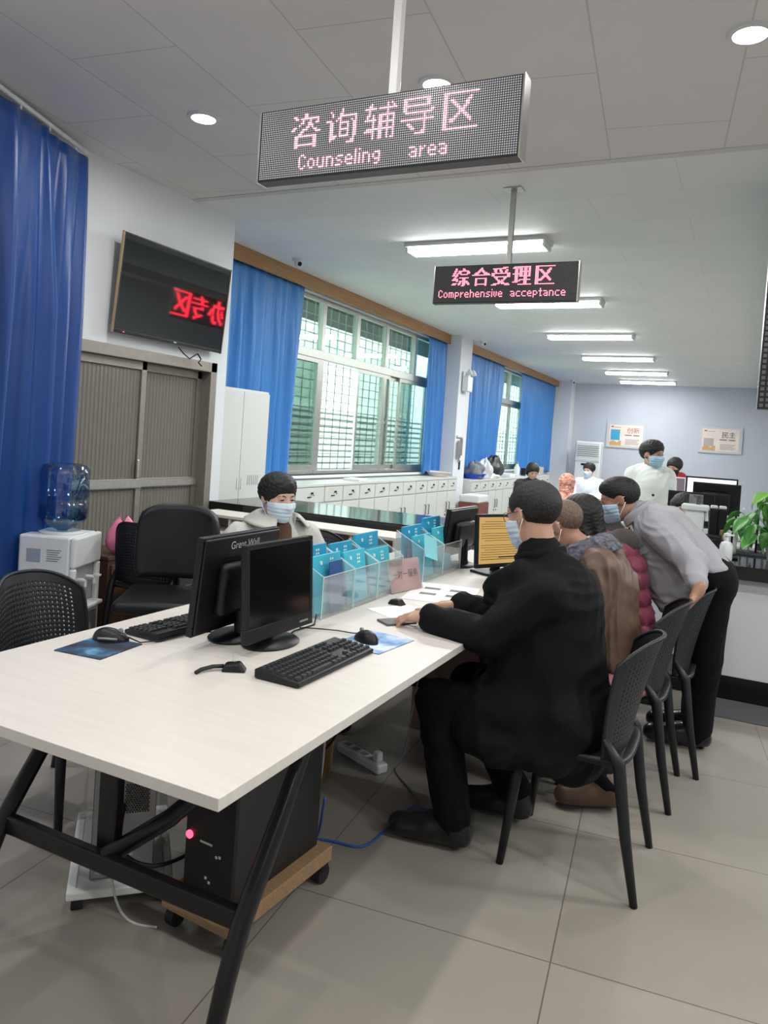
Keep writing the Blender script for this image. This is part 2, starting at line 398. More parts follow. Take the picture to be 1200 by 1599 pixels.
# ------------------------------------------------------------------ LED signs
FONT = {}
def glyph16(rows): return [r for r in rows.split()]
G = {
'咨': '.......##....... .##....##....... ..##.##########. ......#...#...#. .....##..##..##. ....#....###.... .##.....##.#.... ##....###...##.. .....##......### ....##.......... ..############.. ..##........##.. ..##........##.. ..##........##.. ..############.. ..##........##..',
'询': '........#....... ..#.....#....... ...#...##....... ...#...######### ......##.......# ###..#.#.....#.# ..##...#####..## ..##...#...#..## ..##...#...#..## ..##...#####..## ..##...#...#..## ..##...#...#..## ..####.#####..## ..###.........#. ..#..........##. ...........####.',
'辅': '...#.......#.#.. ..##.......#..#. ######.######### ..#........#.... ..#........#.... .##.#..########. .#..#..##..#..#. ######.##..#..#. ....#..########. ....#..##..#..#. ....#..##..#..#. .##############. #####..##..#..#. ....#..##..#..#. ....#..##..#..#. ....#..##..#.##.',
'导': '.#############.. .##.........##.. .##.........##.. .#############.. .##............. .##...........## ..#############. ...........#.... ...........#.... ################ ...........#.... ...##......#.... ....##.....#.... .....##....#.... ..........##.... .......#####....',
'区': '################ ##.............. ##..........#... ##.##......##... ##..##....##.... ##...##...##.... ##....##.##..... ##.....###...... ##.....###...... ##....##.##..... ##...##...##.... ##.###.....##... ##.##.......#... ##.............. ##.............. ################',
'综': '...#......#..... ...#......##.... ..##..#########. ..#...##......## .##..###......## .#..#...######.. #####........... ...#............ ..#....########. .##.#.....##.... #####.....##.... ....#..##.##.#.. .......#..##.##. .###..##..##..## ###...#...##...# .........##.....',
'合': '........#....... .......##....... ......####...... .....##..##..... ...###....###... ..###......####. ############.### ................ ................ ...##########... ...#........#... ...#........#... ...#........#... ...#........#... ...##########... ...#........#...',
'受': '..........####.. .###########.... ..##...#.....#.. ..##...##...##.. ...#....#...#... ################ ##............## ##............## ..###########.## ...##......##... ....#......#.... .....##..##..... ......####...... ......#####..... ..#####..######. ####........####',
'理': '.####.#########. #####.##..##..#. ..##..##..##..#. ..##..##..##..#. ..##..#########. ..##..##..##..#. #####.##..##..#. ..##..##..##..#. ..##..#########. ..##......##.... ..##......##.... ..##..#########. ..####....##.... ####......##.... ..........##.... .....###########',
'代': '.....#...#..#... ....##...#..##.. ....#....#...##. ...##....#....#. ..##.....#...... ..##...######### .###.######..... ##.#.....##..... ...#......#..... ...#......#..... ...#......#..... ...#......##.... ...#.......#...# ...#.......##..# ...#........#### ...#.........##.',
'办': '......##........ ......##........ ......##........ .###########.... .###########.... ......#....#.... ..#...#....#.#.. ..#...#....#.##. .##..##....#..#. .#...##....#..## ##..##.....#..## ....##....##.... ...##.....##.... ..##......##.... .##....####..... .#.....###......',
'专': '.......#........ ......##........ .##############. .....##......... .....##......... ################ ................ ....##.......... ....##########.. ...........##... ...........##... ..........##.... ....###..##..... ......####...... .........###.... ...........#....'}
S = {
'C': '.##. #..# #... #... #... #..# .##.', 'o': '.... .... .##. #..# #..# #..# .##.', 'u': '.... .... #..# #..# #..# #..# .###', 'n': '.... .... ###. #..# #..# #..# #..#',
's': '.... .... .### #... .##. ...# ###.', 'e': '.... .... .##. #..# #### #... .###', 'l': '# # # # # # #', 'i': '# . # # # # #', 'g': '.... .... .### #..# #..# .### ...# .##.',
'a': '.... .... ###. ...# .### #..# .###', 'r': '... ... #.# ##. #.. #.. #..', 'm': '..... ..... ####. #.#.# #.#.# #.#.# #.#.#', 'p': '.... .... ###. #..# #..# ###. #... #...', 'h': '#... #... ###. #..# #..# #..# #..#',
'v': '... ... #.# #.# #.# #.# .#.', 'c': '.... .... .### #... #... #... .###', 't': '.#. .#. ### .#. .#. .#. .##'}
def bold(rows):
    out = []
    for r in rows:
        b = r+'.'; out.append(''.join('#' if b[i] == '#' or (i and b[i-1] == '#') else '.' for i in range(len(b))))
    return out
def led_bits(w, h, items):
    """items: (text, x, y, cell) with 16-dot characters, or small lettering when cell is None"""
    on = np.zeros((h, w), int); n = 0
    for txt, x, y, gap, big in items:
        for ch in txt:
            if ch == ' ': x += 3; continue
            n += 1; rows = G[ch].split() if big else S[ch].split()
            if big == 2: rows = bold(rows)
            for j, r in enumerate(rows):
                for i, c in enumerate(r):
                    if c == '#' and 0 <= y+j < h and 0 <= x+i < w: on[y+j, x+i] = n
            x += len(rows[0])+gap
    return on
M_dot_off = mat('led_lens_unlit', (.50, .51, .54), .30, spec=.6)
M_dot_dim = mat('led_lens_dark', (.10, .10, .105), .40)
def led_sign(label, group, loc, bits, pitch, lit, dot_off, pole_top, pole_x, rz=0.0, lit_col=(1, .12, .20), lit_s=5.0, dot=.62, depth=.06, pole_m=None, pole_w=.032):
    h, w_ = bits.shape; W, H = w_*pitch, h*pitch
    t = thing('led_sign', label, 'sign', loc, rz, group)
    # the sign's face looks along -Y of its own frame
    obj('housing', MB().span((-W/2-.006, .004, -H/2-.006), (W/2+.006, depth, H/2+.006)), mat('sign_housing', (.10, .10, .10), .45), t, bevel=.003)
    obj('face_board', MB().span((-W/2-.003, 0, -H/2-.003), (W/2+.003, .004, H/2+.003)), mat('led_board_black', (.006, .006, .008), .6), t)
    for q in (-1, 1): obj('edge_trim', MB().box((q*(W/2+.007), depth/2+.001, 0), (.006, depth+.006, H+.016)), M_chrome, t)
    a = MB(); gl_ = {}; d = pitch*dot/2
    for j in range(h):
        for i in range(w_):
            cx = -W/2+(i+.5)*pitch; cz = H/2-(j+.5)*pitch
            k = 1.15 if bits[j, i] else 1.0
            (gl_.setdefault(int(bits[j, i]), MB()) if bits[j, i] else a).add([(cx-d*k, -.0012, cz-d*k), (cx+d*k, -.0012, cz-d*k), (cx+d*k, -.0012, cz+d*k), (cx-d*k, -.0012, cz+d*k)], [(0, 1, 2, 3)])
    obj('unlit_dots', a, dot_off, t)
    for q in sorted(gl_): obj('lit_character', gl_[q], lit, t)
    if pole_top:
        obj('hanging_pole', MB().span((pole_x-pole_w/2, depth/2-.016, H/2), (pole_x+pole_w/2, depth/2+.016, pole_top-loc[2]-.006)), pole_m or M_metal, t, bevel=.002)
        obj('ceiling_plate', MB().span((pole_x-.06, depth/2-.05, pole_top-loc[2]-.008), (pole_x+.06, depth/2+.05, pole_top-loc[2]-.0005)), pole_m or M_metal, t)
    else:
        for q in (-1, 1): obj('hanging_bracket', MB().span((q*W*.3-.02, depth/2-.02, H/2), (q*W*.3+.02, depth/2+.02, CEIL-loc[2]-.002)), M_metal, t)
    return t
b1 = led_bits(128, 32, [('咨', 17, 3, 0, 1), ('询', 36, 3, 0, 1), ('辅', 56, 3, 0, 1), ('导', 74, 3, 0, 1), ('区', 94, 3, 0, 1), ('Counseling', 22, 22, 1, 0), ('area', 79, 22, 1, 0)])
b2 = led_bits(128, 32, [('综', 16, 2, 0, 2), ('合', 35, 2, 0, 2), ('受', 53, 2, 0, 2), ('理', 72, 2, 0, 2), ('区', 92, 2, 0, 2), ('Comprehensive', 4, 21, 1, 0), ('acceptance', 71, 21, 1, 0)])
LIT1 = emis('led_lit_pink', (1.0, .34, .44), 3.2); LIT2 = emis('led_lit_red', (1.0, .20, .28), 3.2)
led_sign('large dotted LED sign reading Counseling area, hung nearest the camera', 'hanging red LED signs', (-1.212, 2.30, 2.482), b1, .00762, LIT1, M_dot_off, CEIL, .03, pole_m=mat('white_pole', (.86, .86, .86), .3), pole_w=.030)
led_sign('smaller LED sign reading Comprehensive acceptance, hung farther back', 'hanging red LED signs', (-1.556, 4.85, 2.523), b2, .00762, LIT2, M_dot_dim, CEIL, .02)
b3 = led_bits(72, 20, [('代', 1, 2, 0, 2), ('办', 19, 2, 0, 2), ('专', 37, 2, 0, 2), ('区', 55, 2, 0, 2)])
led_sign('long red LED sign on the far right side, seen mirrored in the television', 'hanging red LED signs', (2.6, 12.3, 2.66), b3, .030, emis('led_lit_deep_red', (1.0, .03, .06), 6.0), M_dot_dim, None, 0, rz=-PI/2, dot=.98)
b4 = led_bits(40, 32, [('区', 2, 14, 0, 1)])
led_sign('tall dark LED board at the right edge of the hall', 'hanging red LED signs', (.662, 4.9, 2.28), b4, .032, LIT2, M_dot_dim, CEIL, .3)

# ------------------------------------------------------------------ curtains
def fabric_mat(name, col, rough=.8, sheen=.2):
    return mat(name, col, rough, sheen=sheen, noise=.04, nscale=60, bump=.12, bscale=420)
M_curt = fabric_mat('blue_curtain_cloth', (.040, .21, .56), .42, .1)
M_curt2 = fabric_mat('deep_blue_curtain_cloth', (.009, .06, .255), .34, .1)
def curtain(p0, p1, z0, z1, nfold, depth, seed, m, label, gather=0.0, sway=0.0, rail=True, group=None):
    """pleated cloth hung from p0 to p1 (x, y); gather pulls the lower part in towards p0's side (negative: p1's)"""
    rnd = random.Random(seed)
    L = math.hypot(p1[0]-p0[0], p1[1]-p0[1]); dx, dy = (p1[0]-p0[0])/L, (p1[1]-p0[1])/L; nx, ny = dy, -dx
    ph = [rnd.uniform(0, 2*PI) for _ in range(6)]
    am = [rnd.uniform(.35, 1.1) for _ in range(nfold+2)]
    def fn(u, v):
        zz = z1+(z0-z1)*v
        wu = u+.018*math.sin(2*PI*u*3+ph[0])+.012*math.sin(2*PI*u*7+ph[1])*v
        if gather > 0: uu = u*(1-gather*math.sin(PI*min(v, 1)*.5)**2)
        else: uu = 1-(1-u)*(1+gather*math.sin(PI*min(v, 1)*.5)**2)
        a = 2*PI*wu*nfold
        k = am[int(min(max(wu, 0), .999)*nfold)]
        d = depth*(.35+.65*min(v*3, 1))*(math.sin(a)*k+.35*math.sin(2*a+ph[2]+1.5*v)+.45*math.sin(.5*a+ph[3]+2.5*v)+.18*math.sin(3.3*a+ph[5]-2*v))
        if v < .05: d *= .6+8*v
        d += sway*math.sin(PI*v)
        s = L*uu+.012*math.sin(a*1.0+ph[4]+v*2)
        return (p0[0]+dx*s+nx*d, p0[1]+dy*s+ny*d, zz+.006*math.sin(a))
    t = thing('curtain', label, 'curtain', (p0[0], p0[1], z0), 0, group)
    g = MB().grid(fn, nfold*12, 40); g.v = [(a-p0[0], b-p0[1], c-z0) for a, b, c in g.v]
    obj('curtain_cloth', g, m, t, smooth=True, solid=.003)
    hk = MB()
    for k in range(nfold):
        q = L*(k+.5)/nfold; hk.box((dx*q, dy*q, z1-z0+.012), (.008, .008, .024), math.atan2(dy, dx))
    obj('pleat_hooks', hk, M_whitep, t)
    if rail:
        r = MB().tube([(-nx*.0-dx*.03, -dy*.03, z1-z0+.035), (dx*(L+.03), dy*(L+.03), z1-z0+.035)], .014, 8)
        obj('curtain_rail', r, M_whitep, t, smooth=True)
    return t
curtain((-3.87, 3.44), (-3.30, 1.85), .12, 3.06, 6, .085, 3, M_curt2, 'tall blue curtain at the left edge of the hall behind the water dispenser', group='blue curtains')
xc = XW+.065
curtain((xc, 5.25), (xc, 7.02), .93, 3.02, 9, .038, 5, M_curt, 'blue curtain of the nearer window, beside the tall white cabinet', gather=.015, group='blue curtains', rail=False)
curtain((xc, 10.55), (xc, 11.30), .93, 3.02, 6, .038, 8, M_curt, 'narrow blue curtain at the far end of the nearer window, against the pillar', gather=-.05, group='blue curtains', rail=False)
curtain((xc, 11.92), (xc, 14.45), .86, 3.02, 11, .036, 9, M_curt, 'broad blue curtain of the far window, just beyond the pillar', gather=.05, group='blue curtains', rail=False)
curtain((xc, 15.75), (xc, 18.85), .86, 3.02, 12, .036, 12, M_curt, 'last blue curtain by the back wall corner', gather=-.03, group='blue curtains', rail=False)

# ------------------------------------------------------------------ television on the left wall
tv = thing('television', 'black flat screen television hung on the wall above the sliding door', 'television', (XL+.10, 4.31, 2.36))
RT = Matrix.Rotation(math.radians(5.0), 4, 'Y')
W_, H_ = 1.14, .665
def tvpart(nm, mb, m, **kw):
    return obj(nm, mb, m, tv, M=RT, **kw)
tvpart('back_shell', MB().span((-.055, -W_/2+.04, -H_/2+.04), (-.012, W_/2-.04, H_/2-.04)), M_dark, bevel=.01)
tvpart('bezel', MB().span((-.014, -W_/2, -H_/2), (.004, W_/2, -H_/2+.022)).span((-.014, -W_/2, H_/2-.012), (.004, W_/2, H_/2)).span((-.014, -W_/2, -H_/2), (.004, -W_/2+.012, H_/2)).span((-.014, W_/2-.012, -H_/2), (.004, W_/2, H_/2)), M_dark, bevel=.002)
for q in (-1, 1): tvpart('side_trim', MB().box((-.0055, q*(W_/2+.002), 0), (.021, .004, H_+.006)), mat('gold_trim', (.45, .33, .2), .3, metal=.8))
tvpart('screen', MB().span((-.012, -W_/2+.010, -H_/2+.020), (.001, W_/2-.010, H_/2-.010)), M_tv)
tvpart('standby_light', MB().box((.005, -W_/2+.09, -H_/2+.011), (.002, .012, .006)), M_red_led)
tvpart('badge', MB().box((.0045, .03, -H_/2+.011), (.002, .03, .008)), M_lgrey)
obj('wall_bracket', MB().span((-.099, -.2, -.15), (-.045, .2, .15)), M_dark, tv)
tag(obj('loose_cable', MB().tube([(0, 0, 0), (.01, -.10, -.05), (.01, -.17, -.02), (.0, -.22, .02)], .005, 6).tube([(0, 0, 0), (.02, .02, -.04), (.03, -.02, -.07), (.02, .03, -.09)], .006, 6), M_cord, loc=(XL+.075, 4.60, 1.99), smooth=True), 'loose black cable dangling under the wall television', 'cable')

# ------------------------------------------------------------------ water dispenser, bottle
wd = thing('water_dispenser', 'white floor standing water dispenser in front of the blue curtain', 'water dispenser', (-3.52, 3.10, 0), math.radians(22))
M_wdisp = mat('dispenser_white', (.70, .72, .72), .35)
bd = MB(); hw, hd, hh = .165, .165, .775       # half sizes; front looks along +X
bd.span((-hd, -hw, .02), (hd-.035, hw, hh)); bd.span((hd-.035, -hw, .60), (hd, hw, hh)); bd.span((hd-.035, -hw, .02), (hd, hw, .36))
bd.span((hd-.035, -hw, .36), (hd, -hw+.035, .60)); bd.span((hd-.035, hw-.035, .36), (hd, hw, .60))
obj('cabinet_body', bd, M_wdisp, wd, bevel=.012)
obj('top_cap', MB().lathe([(.12, 0), (.125, .012), (.10, .02), (.085, .012)], (0, 0, hh-.004), 24), M_wdisp, wd, smooth='auto')
obj('tap_recess', MB().span((hd-.045, -hw+.03, .362), (hd-.034, hw-.03, .598)), mat('recess_grey', (.42, .44, .44), .4), wd)
for s, mm in ((-.055, M_whitep), (.055, M_whitep)):
    tp = obj('tap', MB().cyl((hd-.04, s, .52), (hd+.018, s, .52), .013).cyl((hd+.014, s, .53), (hd+.014, s, .485), .009), mm, wd, smooth='auto')
    obj('tap_lever', MB().span((hd+.01, s-.010, .53), (hd+.052, s+.010, .540)), M_greyp if s < 0 else M_whitep, tp)
obj('drip_tray', MB().span((hd-.03, -.11, .362), (hd+.05, .11, .385)), M_lgrey, wd, bevel=.008)
obj('lower_door', MB().span((hd, -hw+.035, .08), (hd+.006, hw-.035, .32)), mat('door_dark_grey', (.17, .19, .20), .3), wd, bevel=.01)
obj('oval_badge', MB().ell((hd+.007, .03, .2), (.003, .035, .06)), mat('badge_pale', (.45, .52, .52), .4), wd, smooth=True)
vt = MB()
for k in range(9): vt.span((.005, -hw-.002, .60-.028*k-.09), (.10, -hw+.002, .612-.028*k-.094))
obj('side_vents', vt, mat('vent_shadow_grey', (.28, .29, .30), .6), wd)
obj('side_label', MB().span((-.115, -hw-.0015, .625), (-.035, -hw, .70)), mat('label_bluegrey', (.30, .36, .42), .5), wd)
lt = MB()
for k in range(6): lt.span((.0, -hw-.0015, .695-.012*k), (.085-.01*(k % 3), -hw, .700-.012*k))
obj('side_print', lt, M_greyp, wd)
wb = thing('water_bottle', 'blue tinted plastic water bottle upside down on the dispenser', 'water bottle', (-3.52, 3.10, hh+.012))
M_wbot = glass_mat('bottle_blue_plastic', (.60, .76, .90), refl=.07, rough=.05, blend=.4)
R = .133
prof = [(.03, -.03), (.03, .005), (.06, .02), (.115, .055), (R-.004, .075), (R, .09), (R, .17), (R-.006, .18), (R-.006, .19), (R, .20), (R, .33), (R-.004, .355), (R-.02, .378), (.09, .385), (.02, .38)]
obj('bottle_shell', MB().lathe(prof, n=32), M_wbot, wb, smooth='auto')
obj('water', MB().lathe([(.026, .002), (.058, .024), (.112, .059), (R-.008, .08), (R-.006, .10), (R-.008, .145), (.02, .145)], n=32), glass_mat('water_blue', (.62, .78, .88), refl=.05, rough=.02, blend=.3), wb, smooth='auto')
hnd = MB(); hnd.tube([(R-.02, .03, .33), (R+.004, .0, .30), (R+.006, -.02, .25), (R-.01, -.03, .21)], [.012, .014, .014, .01], 8)
obj('grip', hnd, M_wbot, wb, smooth=True)

# ------------------------------------------------------------------ the long table
TX0, TX1, TY0, TY1, TZ = -1.915, -.846, 1.14, 4.72, .75
M_ttop = mat('pale_wood_laminate', (.62, .585, .545), .38, noise=.035, nscale=5, stretch=(.7, 10, 1))
tb = thing('long_table', 'long pale laminate table on black splayed steel legs', 'table', ((TX0+TX1)/2, TY0, 0))
ox = -(TX0+TX1)/2
ymid = 2.93-TY0
obj('tabletop', MB().span((TX0+ox, 0, TZ-.026), (TX1+ox, ymid-.001, TZ)), M_ttop, tb, bevel=.0015)
obj('tabletop', MB().span((TX0+ox, ymid+.001, TZ-.026), (TX1+ox, TY1-TY0, TZ)), M_ttop, tb, bevel=.0015)
def leg_frame(y, d):
    """y = where the bent legs meet the crossbar; d = -1 when the feet point towards the near end"""
    for s in (-1, 1):
        x_ = s*.41
        pts = [(x_, y-d*.31, TZ-.028), (x_, y-d*.225, .625), (x_, y-d*.14, .50), (x_, y-d*.065, .40), (x_, y, .31), (x_, y+d*.05, .20), (x_, y+d*.115, .012)]
        obj('leg', MB().tube(pts, [.022, .022, .023, .024, .024, .023, .021], 12), M_blktube, tb, smooth=True)
        obj('leg_foot', MB().cyl((x_, y+d*.117, 0), (x_, y+d*.115, .02), .024), M_rubber, tb, smooth='auto')
    obj('crossbar', MB().box((0, y-d*.012, .305), (.80, .03, .05)), M_blktube, tb, bevel=.006)
    obj('upright_plate', MB().box((-.06, y-d*.05, .52), (.062, .03, .41)), M_blktube, tb, bevel=.004)
leg_frame(1.425-TY0, -1); leg_frame(3.30-TY0, 1); leg_frame(TY1-TY0-.18, 1)
obj('long_rail', MB().tube([(-.04, 1.44-TY0, .315), (.07, 1.56-TY0, .40), (.20, 1.75-TY0, .56), (.28, 1.95-TY0, .70)], .024, 10), M_blktube, tb, smooth=True)
obj('long_rail', MB().tube([(-.02, 3.28-TY0, .315), (-.04, 2.9-TY0, .45), (-.06, 2.6-TY0, .70)], .024, 10), M_blktube, tb, smooth=True)
obj('apron_rail', MB().box((0, ymid/2, TZ-.045), (.04, ymid-.2, .036)).box((0, ymid+.85, TZ-.045), (.04, 1.5, .036)), M_blktube, tb)
obj('cable_tray', MB().box((.10, ymid+.65, .62), (.22, .9, .02)).box((-.0, ymid+.65, .66), (.02, .9, .10)), M_blktube, tb)

# ------------------------------------------------------------------ perforated plastic chairs
def back_fn(u, v):
    a = 2*u-1; k = abs(a)
    y = a*(.205+.012*math.sin(PI*v))
    z = .452+(.385*(1-.20*k**3.2))*v
    x = -.165-.055*v-.035*v*v+.115*a*a*(.45+.55*v)
    return (x, y, z)
def make_chair():
    t = thing('plastic_chair', 'x', 'chair')
    NU, NV = 78, 63
    def skip(i, j):
        if i < 6 or i >= NU-6 or j < 6 or j >= NV-6: return False
        return i % 3 == 1 and j % 3 == 1
    obj('backrest', MB().grid(back_fn, NU, NV, skip), M_chair, t, smooth=True, solid=.006)
    def rim(s): return [back_fn(s, i/14) for i in range(15)]
    rm = rim(0.0)+[back_fn(i/20, 1) for i in range(1, 20)]+list(reversed(rim(1.0)))
    obj('backrest_rim', MB().tube(rm, .0075, 8), M_chair, t, smooth=True)
    def seat(u, v):
        a, b = 2*u-1, 2*v-1
        x = .02+.215*a*(1-.10*abs(b)**4); y = .205*b*(1-.12*abs(a)**4)
        return (x, y, .440-.016*(1-a*a)*(1-b*b)-.012*max(a-.6, 0))
    obj('seat', MB().grid(seat, 18, 18), M_chair, t, smooth=True, solid=.016)
    for s in (-1, 1):
        obj('leg', MB().tube([(.165, s*.165, .436), (.18, s*.18, .25), (.205, s*.20, 0)], [.021, .018, .013], 10), M_chair, t, smooth=True)
        b0 = Vector(back_fn(0 if s < 0 else 1, .22))
        obj('leg', MB().tube([tuple(b0), (-.165, s*.203, .44), (-.20, s*.205, .22), (-.245, s*.21, 0)], [.010, .022, .019, .013], 10), M_chair, t, smooth=True)
    obj('seat_apron', MB().box((-.155, 0, .436), (.02, .40, .03)).box((.02, .185, .43), (.36, .014, .022)).box((.02, -.185, .43), (.36, .014, .022)), M_chair, t, bevel=.004)
    return t
ch = make_chair()
G_CH = 'black perforated plastic chairs'
ch['group'] = G_CH; ch['label'] = 'black plastic chair with the person in the black coat sitting on it'
ch.location = (-.468, 2.735, 0); ch.rotation_euler = (0, 0, PI)
dup(ch, (-.43, 3.47, 0), PI, 'black plastic chair under the person in the brown leather jacket')
dup(ch, (-.35, 3.90, 0), PI, 'black plastic chair whose backrest the standing person in grey holds')
dup(ch, (-2.225, 2.01, 0), math.radians(3), 'empty black plastic chair at the left edge beside the dark blue mouse pad')
dup(ch, (-3.27, 3.62, 0), math.radians(97), 'empty black plastic chair beside the water dispenser in front of the sliding door')
dup(ch, (-2.30, 3.34, 0), math.radians(-12), 'black plastic chair the person in the pale grey jacket sits on')
dup(ch, (-2.16, 4.02, 0), math.radians(-5), 'black plastic chair in front of the pigeonhole shelf, partly hidden by the front monitor')
# office chair by the door
oc = thing('office_chair', 'black padded office chair with a broad seat in front of the sliding door', 'office chair', (-2.80, 3.20, 0), math.radians(-58))
def ob(u, v):
    a = 2*u-1; return (-.22-.05*v+.05*a*a, a*.23*(1-.12*abs(2*v-1)**4), .56+.42*v*(1-.13*abs(a)**4))
obj('backrest', MB().grid(ob, 16, 12), M_dark, oc, smooth=True, solid=.05)
obj('seat', MB().box((.02, 0, .485), (.50, .48, .07)), M_dark, oc, bevel=.03, seg=4, smooth=True)
obj('back_bar', MB().tube([(-.06, 0, .45), (-.26, 0, .47), (-.27, 0, .62)], .02, 8).tube([(-.255, -.17, .60), (-.285, 0, .60), (-.255, .17, .60)], .012, 8), M_blktube, oc, smooth=True)
obj('gas_column', MB().cyl((0, 0, .10), (0, 0, .455), .026), M_blktube, oc, smooth='auto')
for k in range(5):
    a = 2*PI*k/5
    lg = obj('base_arm', MB().tube([(0, 0, .115), (.27*math.cos(a), .27*math.sin(a), .075)], [.024, .016], 8), M_blktube, oc, smooth=True)
    obj('caster', MB().cyl((.27*math.cos(a)-.022*math.sin(a), .27*math.sin(a)+.022*math.cos(a), .03), (.27*math.cos(a)+.022*math.sin(a), .27*math.sin(a)-.022*math.cos(a), .03), .03), M_rubber, lg, smooth='auto')

# small brown cabinet with a pink bag, cartons
bc = thing('bedside_cabinet', 'small dark brown wooden cabinet between water dispenser and plastic chair', 'cabinet', (-3.72, 3.66, 0))
obj('cabinet_box', MB().span((-.18, -.17, 0), (.17, .17, .56)), M_brown, bc, bevel=.004)
obj('cabinet_top', MB().span((-.19, -.18, .56), (.18, .18, .585)), M_brown, bc, bevel=.004)
dr = obj('cabinet_door', MB().span((.17, -.15, .04), (.185, .15, .53)), M_brown, bc, bevel=.003); obj('door_knob', MB().ell((.197, .11, .32), (.013, .013, .013)), M_chrome, dr, smooth=True)
pb = MB(); rr = random.Random(4)
def bag(u, v):
    a = 2*PI*u; r = (.10+.02*math.sin(3*a)+.012*math.sin(7*a+4*v))*(math.sin(PI*min(max(.04+.9*v, .02), .98))**.6)*(1.15-.55*v)
    return (r*math.cos(a)+.03*v, r*math.sin(a)*.9, .23*v+.02*math.sin(2*a)*v)
tag(obj('plastic_bag', MB().grid(bag, 28, 14), M_pinkbag, loc=(-3.60, 3.62, .586), smooth=True), 'pink plastic bag on the small brown cabinet', 'bag')
cb = thing('cardboard_box', 'low brown cardboard box on the floor behind the office chair seat', 'box', (-2.95, 4.02, 0), math.radians(20))
obj('carton', MB().span((-.22, -.16, 0), (.22, .16, .50)), M_carton, cb, bevel=.003); obj('packing_tape', MB().span((-.222, -.02, .03), (.222, .02, .502)), mat('tape', (.45, .32, .17), .3), cb)
tag(obj('carton_sheet', MB().box((0, 0, .32), (.15, .02, .64), 0, Matrix.Rotation(math.radians(6), 3, 'X')), mat('ochre_card', (.48, .27, .05), .75), loc=(-2.86, 3.72, .003), rz=math.radians(25)), 'upright ochre cardboard sheet between plastic chair and office chair', 'cardboard')

# ------------------------------------------------------------------ monitors, keyboards, mice
def bez(w, h, b, bb, d):
    m = MB(); m.span((-d, -w/2, 0), (0, w/2, bb)); m.span((-d, -w/2, h-b), (0, w/2, h)); m.span((-d, -w/2, bb), (0, -w/2+b, h-b)); m.span((-d, w/2-b, bb), (0, w/2, h-b)); return m
def monitor(label, loc, rz, w, h, lift, group, tilt=5, screen=None, brand=None, bb=.035, base_r=.10, square_base=False, lines=None, bm=M_dark):
    """screen looks along +X of its own frame; lift = height of the lower edge"""
    t = thing('computer_monitor', label, 'monitor', loc, rz, group)
    T = Matrix.Translation((.012, 0, lift)) @ Matrix.Rotation(math.radians(-tilt), 4, 'Y')
    hd = obj('bezel', bez(w, h, .016, bb, .022), bm, t, M=T, bevel=.003)
    obj('screen', MB().span((-.012, -w/2+.014, bb-.002), (-.003, w/2-.014, h-.014)), screen or M_screen, t, M=T)
    sh = MB(); sh.span((-.030, -w/2+.006, .006), (-.021, w/2-.006, h-.006)); obj('back_shell', sh, bm, t, M=T, bevel=.008)
    obj('back_bulge', MB().box((-.045, 0, h*.45), (.045, w*.62, h*.55)), bm, t, M=T, bevel=.022, seg=4, smooth=True)
    vt = MB()
    for k in range(8): vt.box((-.0305, 0, h*.76-.006*k), (.002, w*.5, .0025))
    obj('back_vents', vt, M_blackgl, t, M=T)
    obj('front_buttons', MB().box((.001, w*.34, bb*.45), (.003, .05, .006)), M_greyp, t, M=T)
    if brand:
        def fb(x, y): return (-.0312, -x, h*.885+y)
        obj('brand_lettering', text_mb(brand, .036, fb), mat('pale_print', (.55, .56, .58), .5), t, M=T)
    if lines: obj('page_text', lines, M_ink if not isinstance(lines, tuple) else M_ink, t, M=T)
    nk = MB(); nk.tube([(-.055, 0, .012), (-.05, 0, lift*.6), (-.042, 0, lift+h*.32)], [.030, .026, .030], 12); obj('stand_neck', nk, bm, t, smooth='auto')
    if square_base: obj('stand_base', MB().box((-.03, 0, .007), (.19, .24, .014)), bm, t, bevel=.005)
    else:
        Sx = Matrix.Diagonal(Vector((.85, 1.15, 1)))
        obj('stand_base', MB().lathe([(base_r*.2, 0), (base_r*.97, 0), (base_r, .006), (base_r*.9, .014), (base_r*.3, .022), (base_r*.2, .022)], (-.03, 0, 0), 32, Sx), bm, t, smooth='auto')
    return t
GM = 'black desktop monitors on the long table'
monitor('black square monitor with its dark screen facing right, nearest the keyboard', (-1.335, 2.065, TZ), math.radians(-1), .375, .305, .038, GM, tilt=4, bb=.045)
monitor('black monitor seen from behind with lettering across its top edge', (-1.525, 2.055, TZ), math.radians(182), .44, .315, .04, GM, tilt=5, brand='Great Wall', bb=.03)
monitor('black monitor turned away, beside the far end of the folder row', (-1.465, 4.05, TZ), math.radians(178), .42, .27, .065, GM, tilt=6)
ln = MB(); rr = random.Random(2)
for k in range(16):
    if k in (4, 9): continue
    ln.box((.0, -.0, .245-.0125*k), (.002, .34 if k % 4 else .29, .0022))
ln.box((0, .02, .055), (.002, .12, .006)); ln.box((0, 0, .045), (.002, .34, .003))
M_page = emis('yellow_page_screen', (.80, .50, .16), .50)
monitor('black monitor showing a yellow page, in front of the person in the black coat', (-1.155, 3.945, TZ), math.radians(-28), .40, .285, .045, GM, tilt=4, screen=M_page, bb=.022, square_base=True, lines=ln)
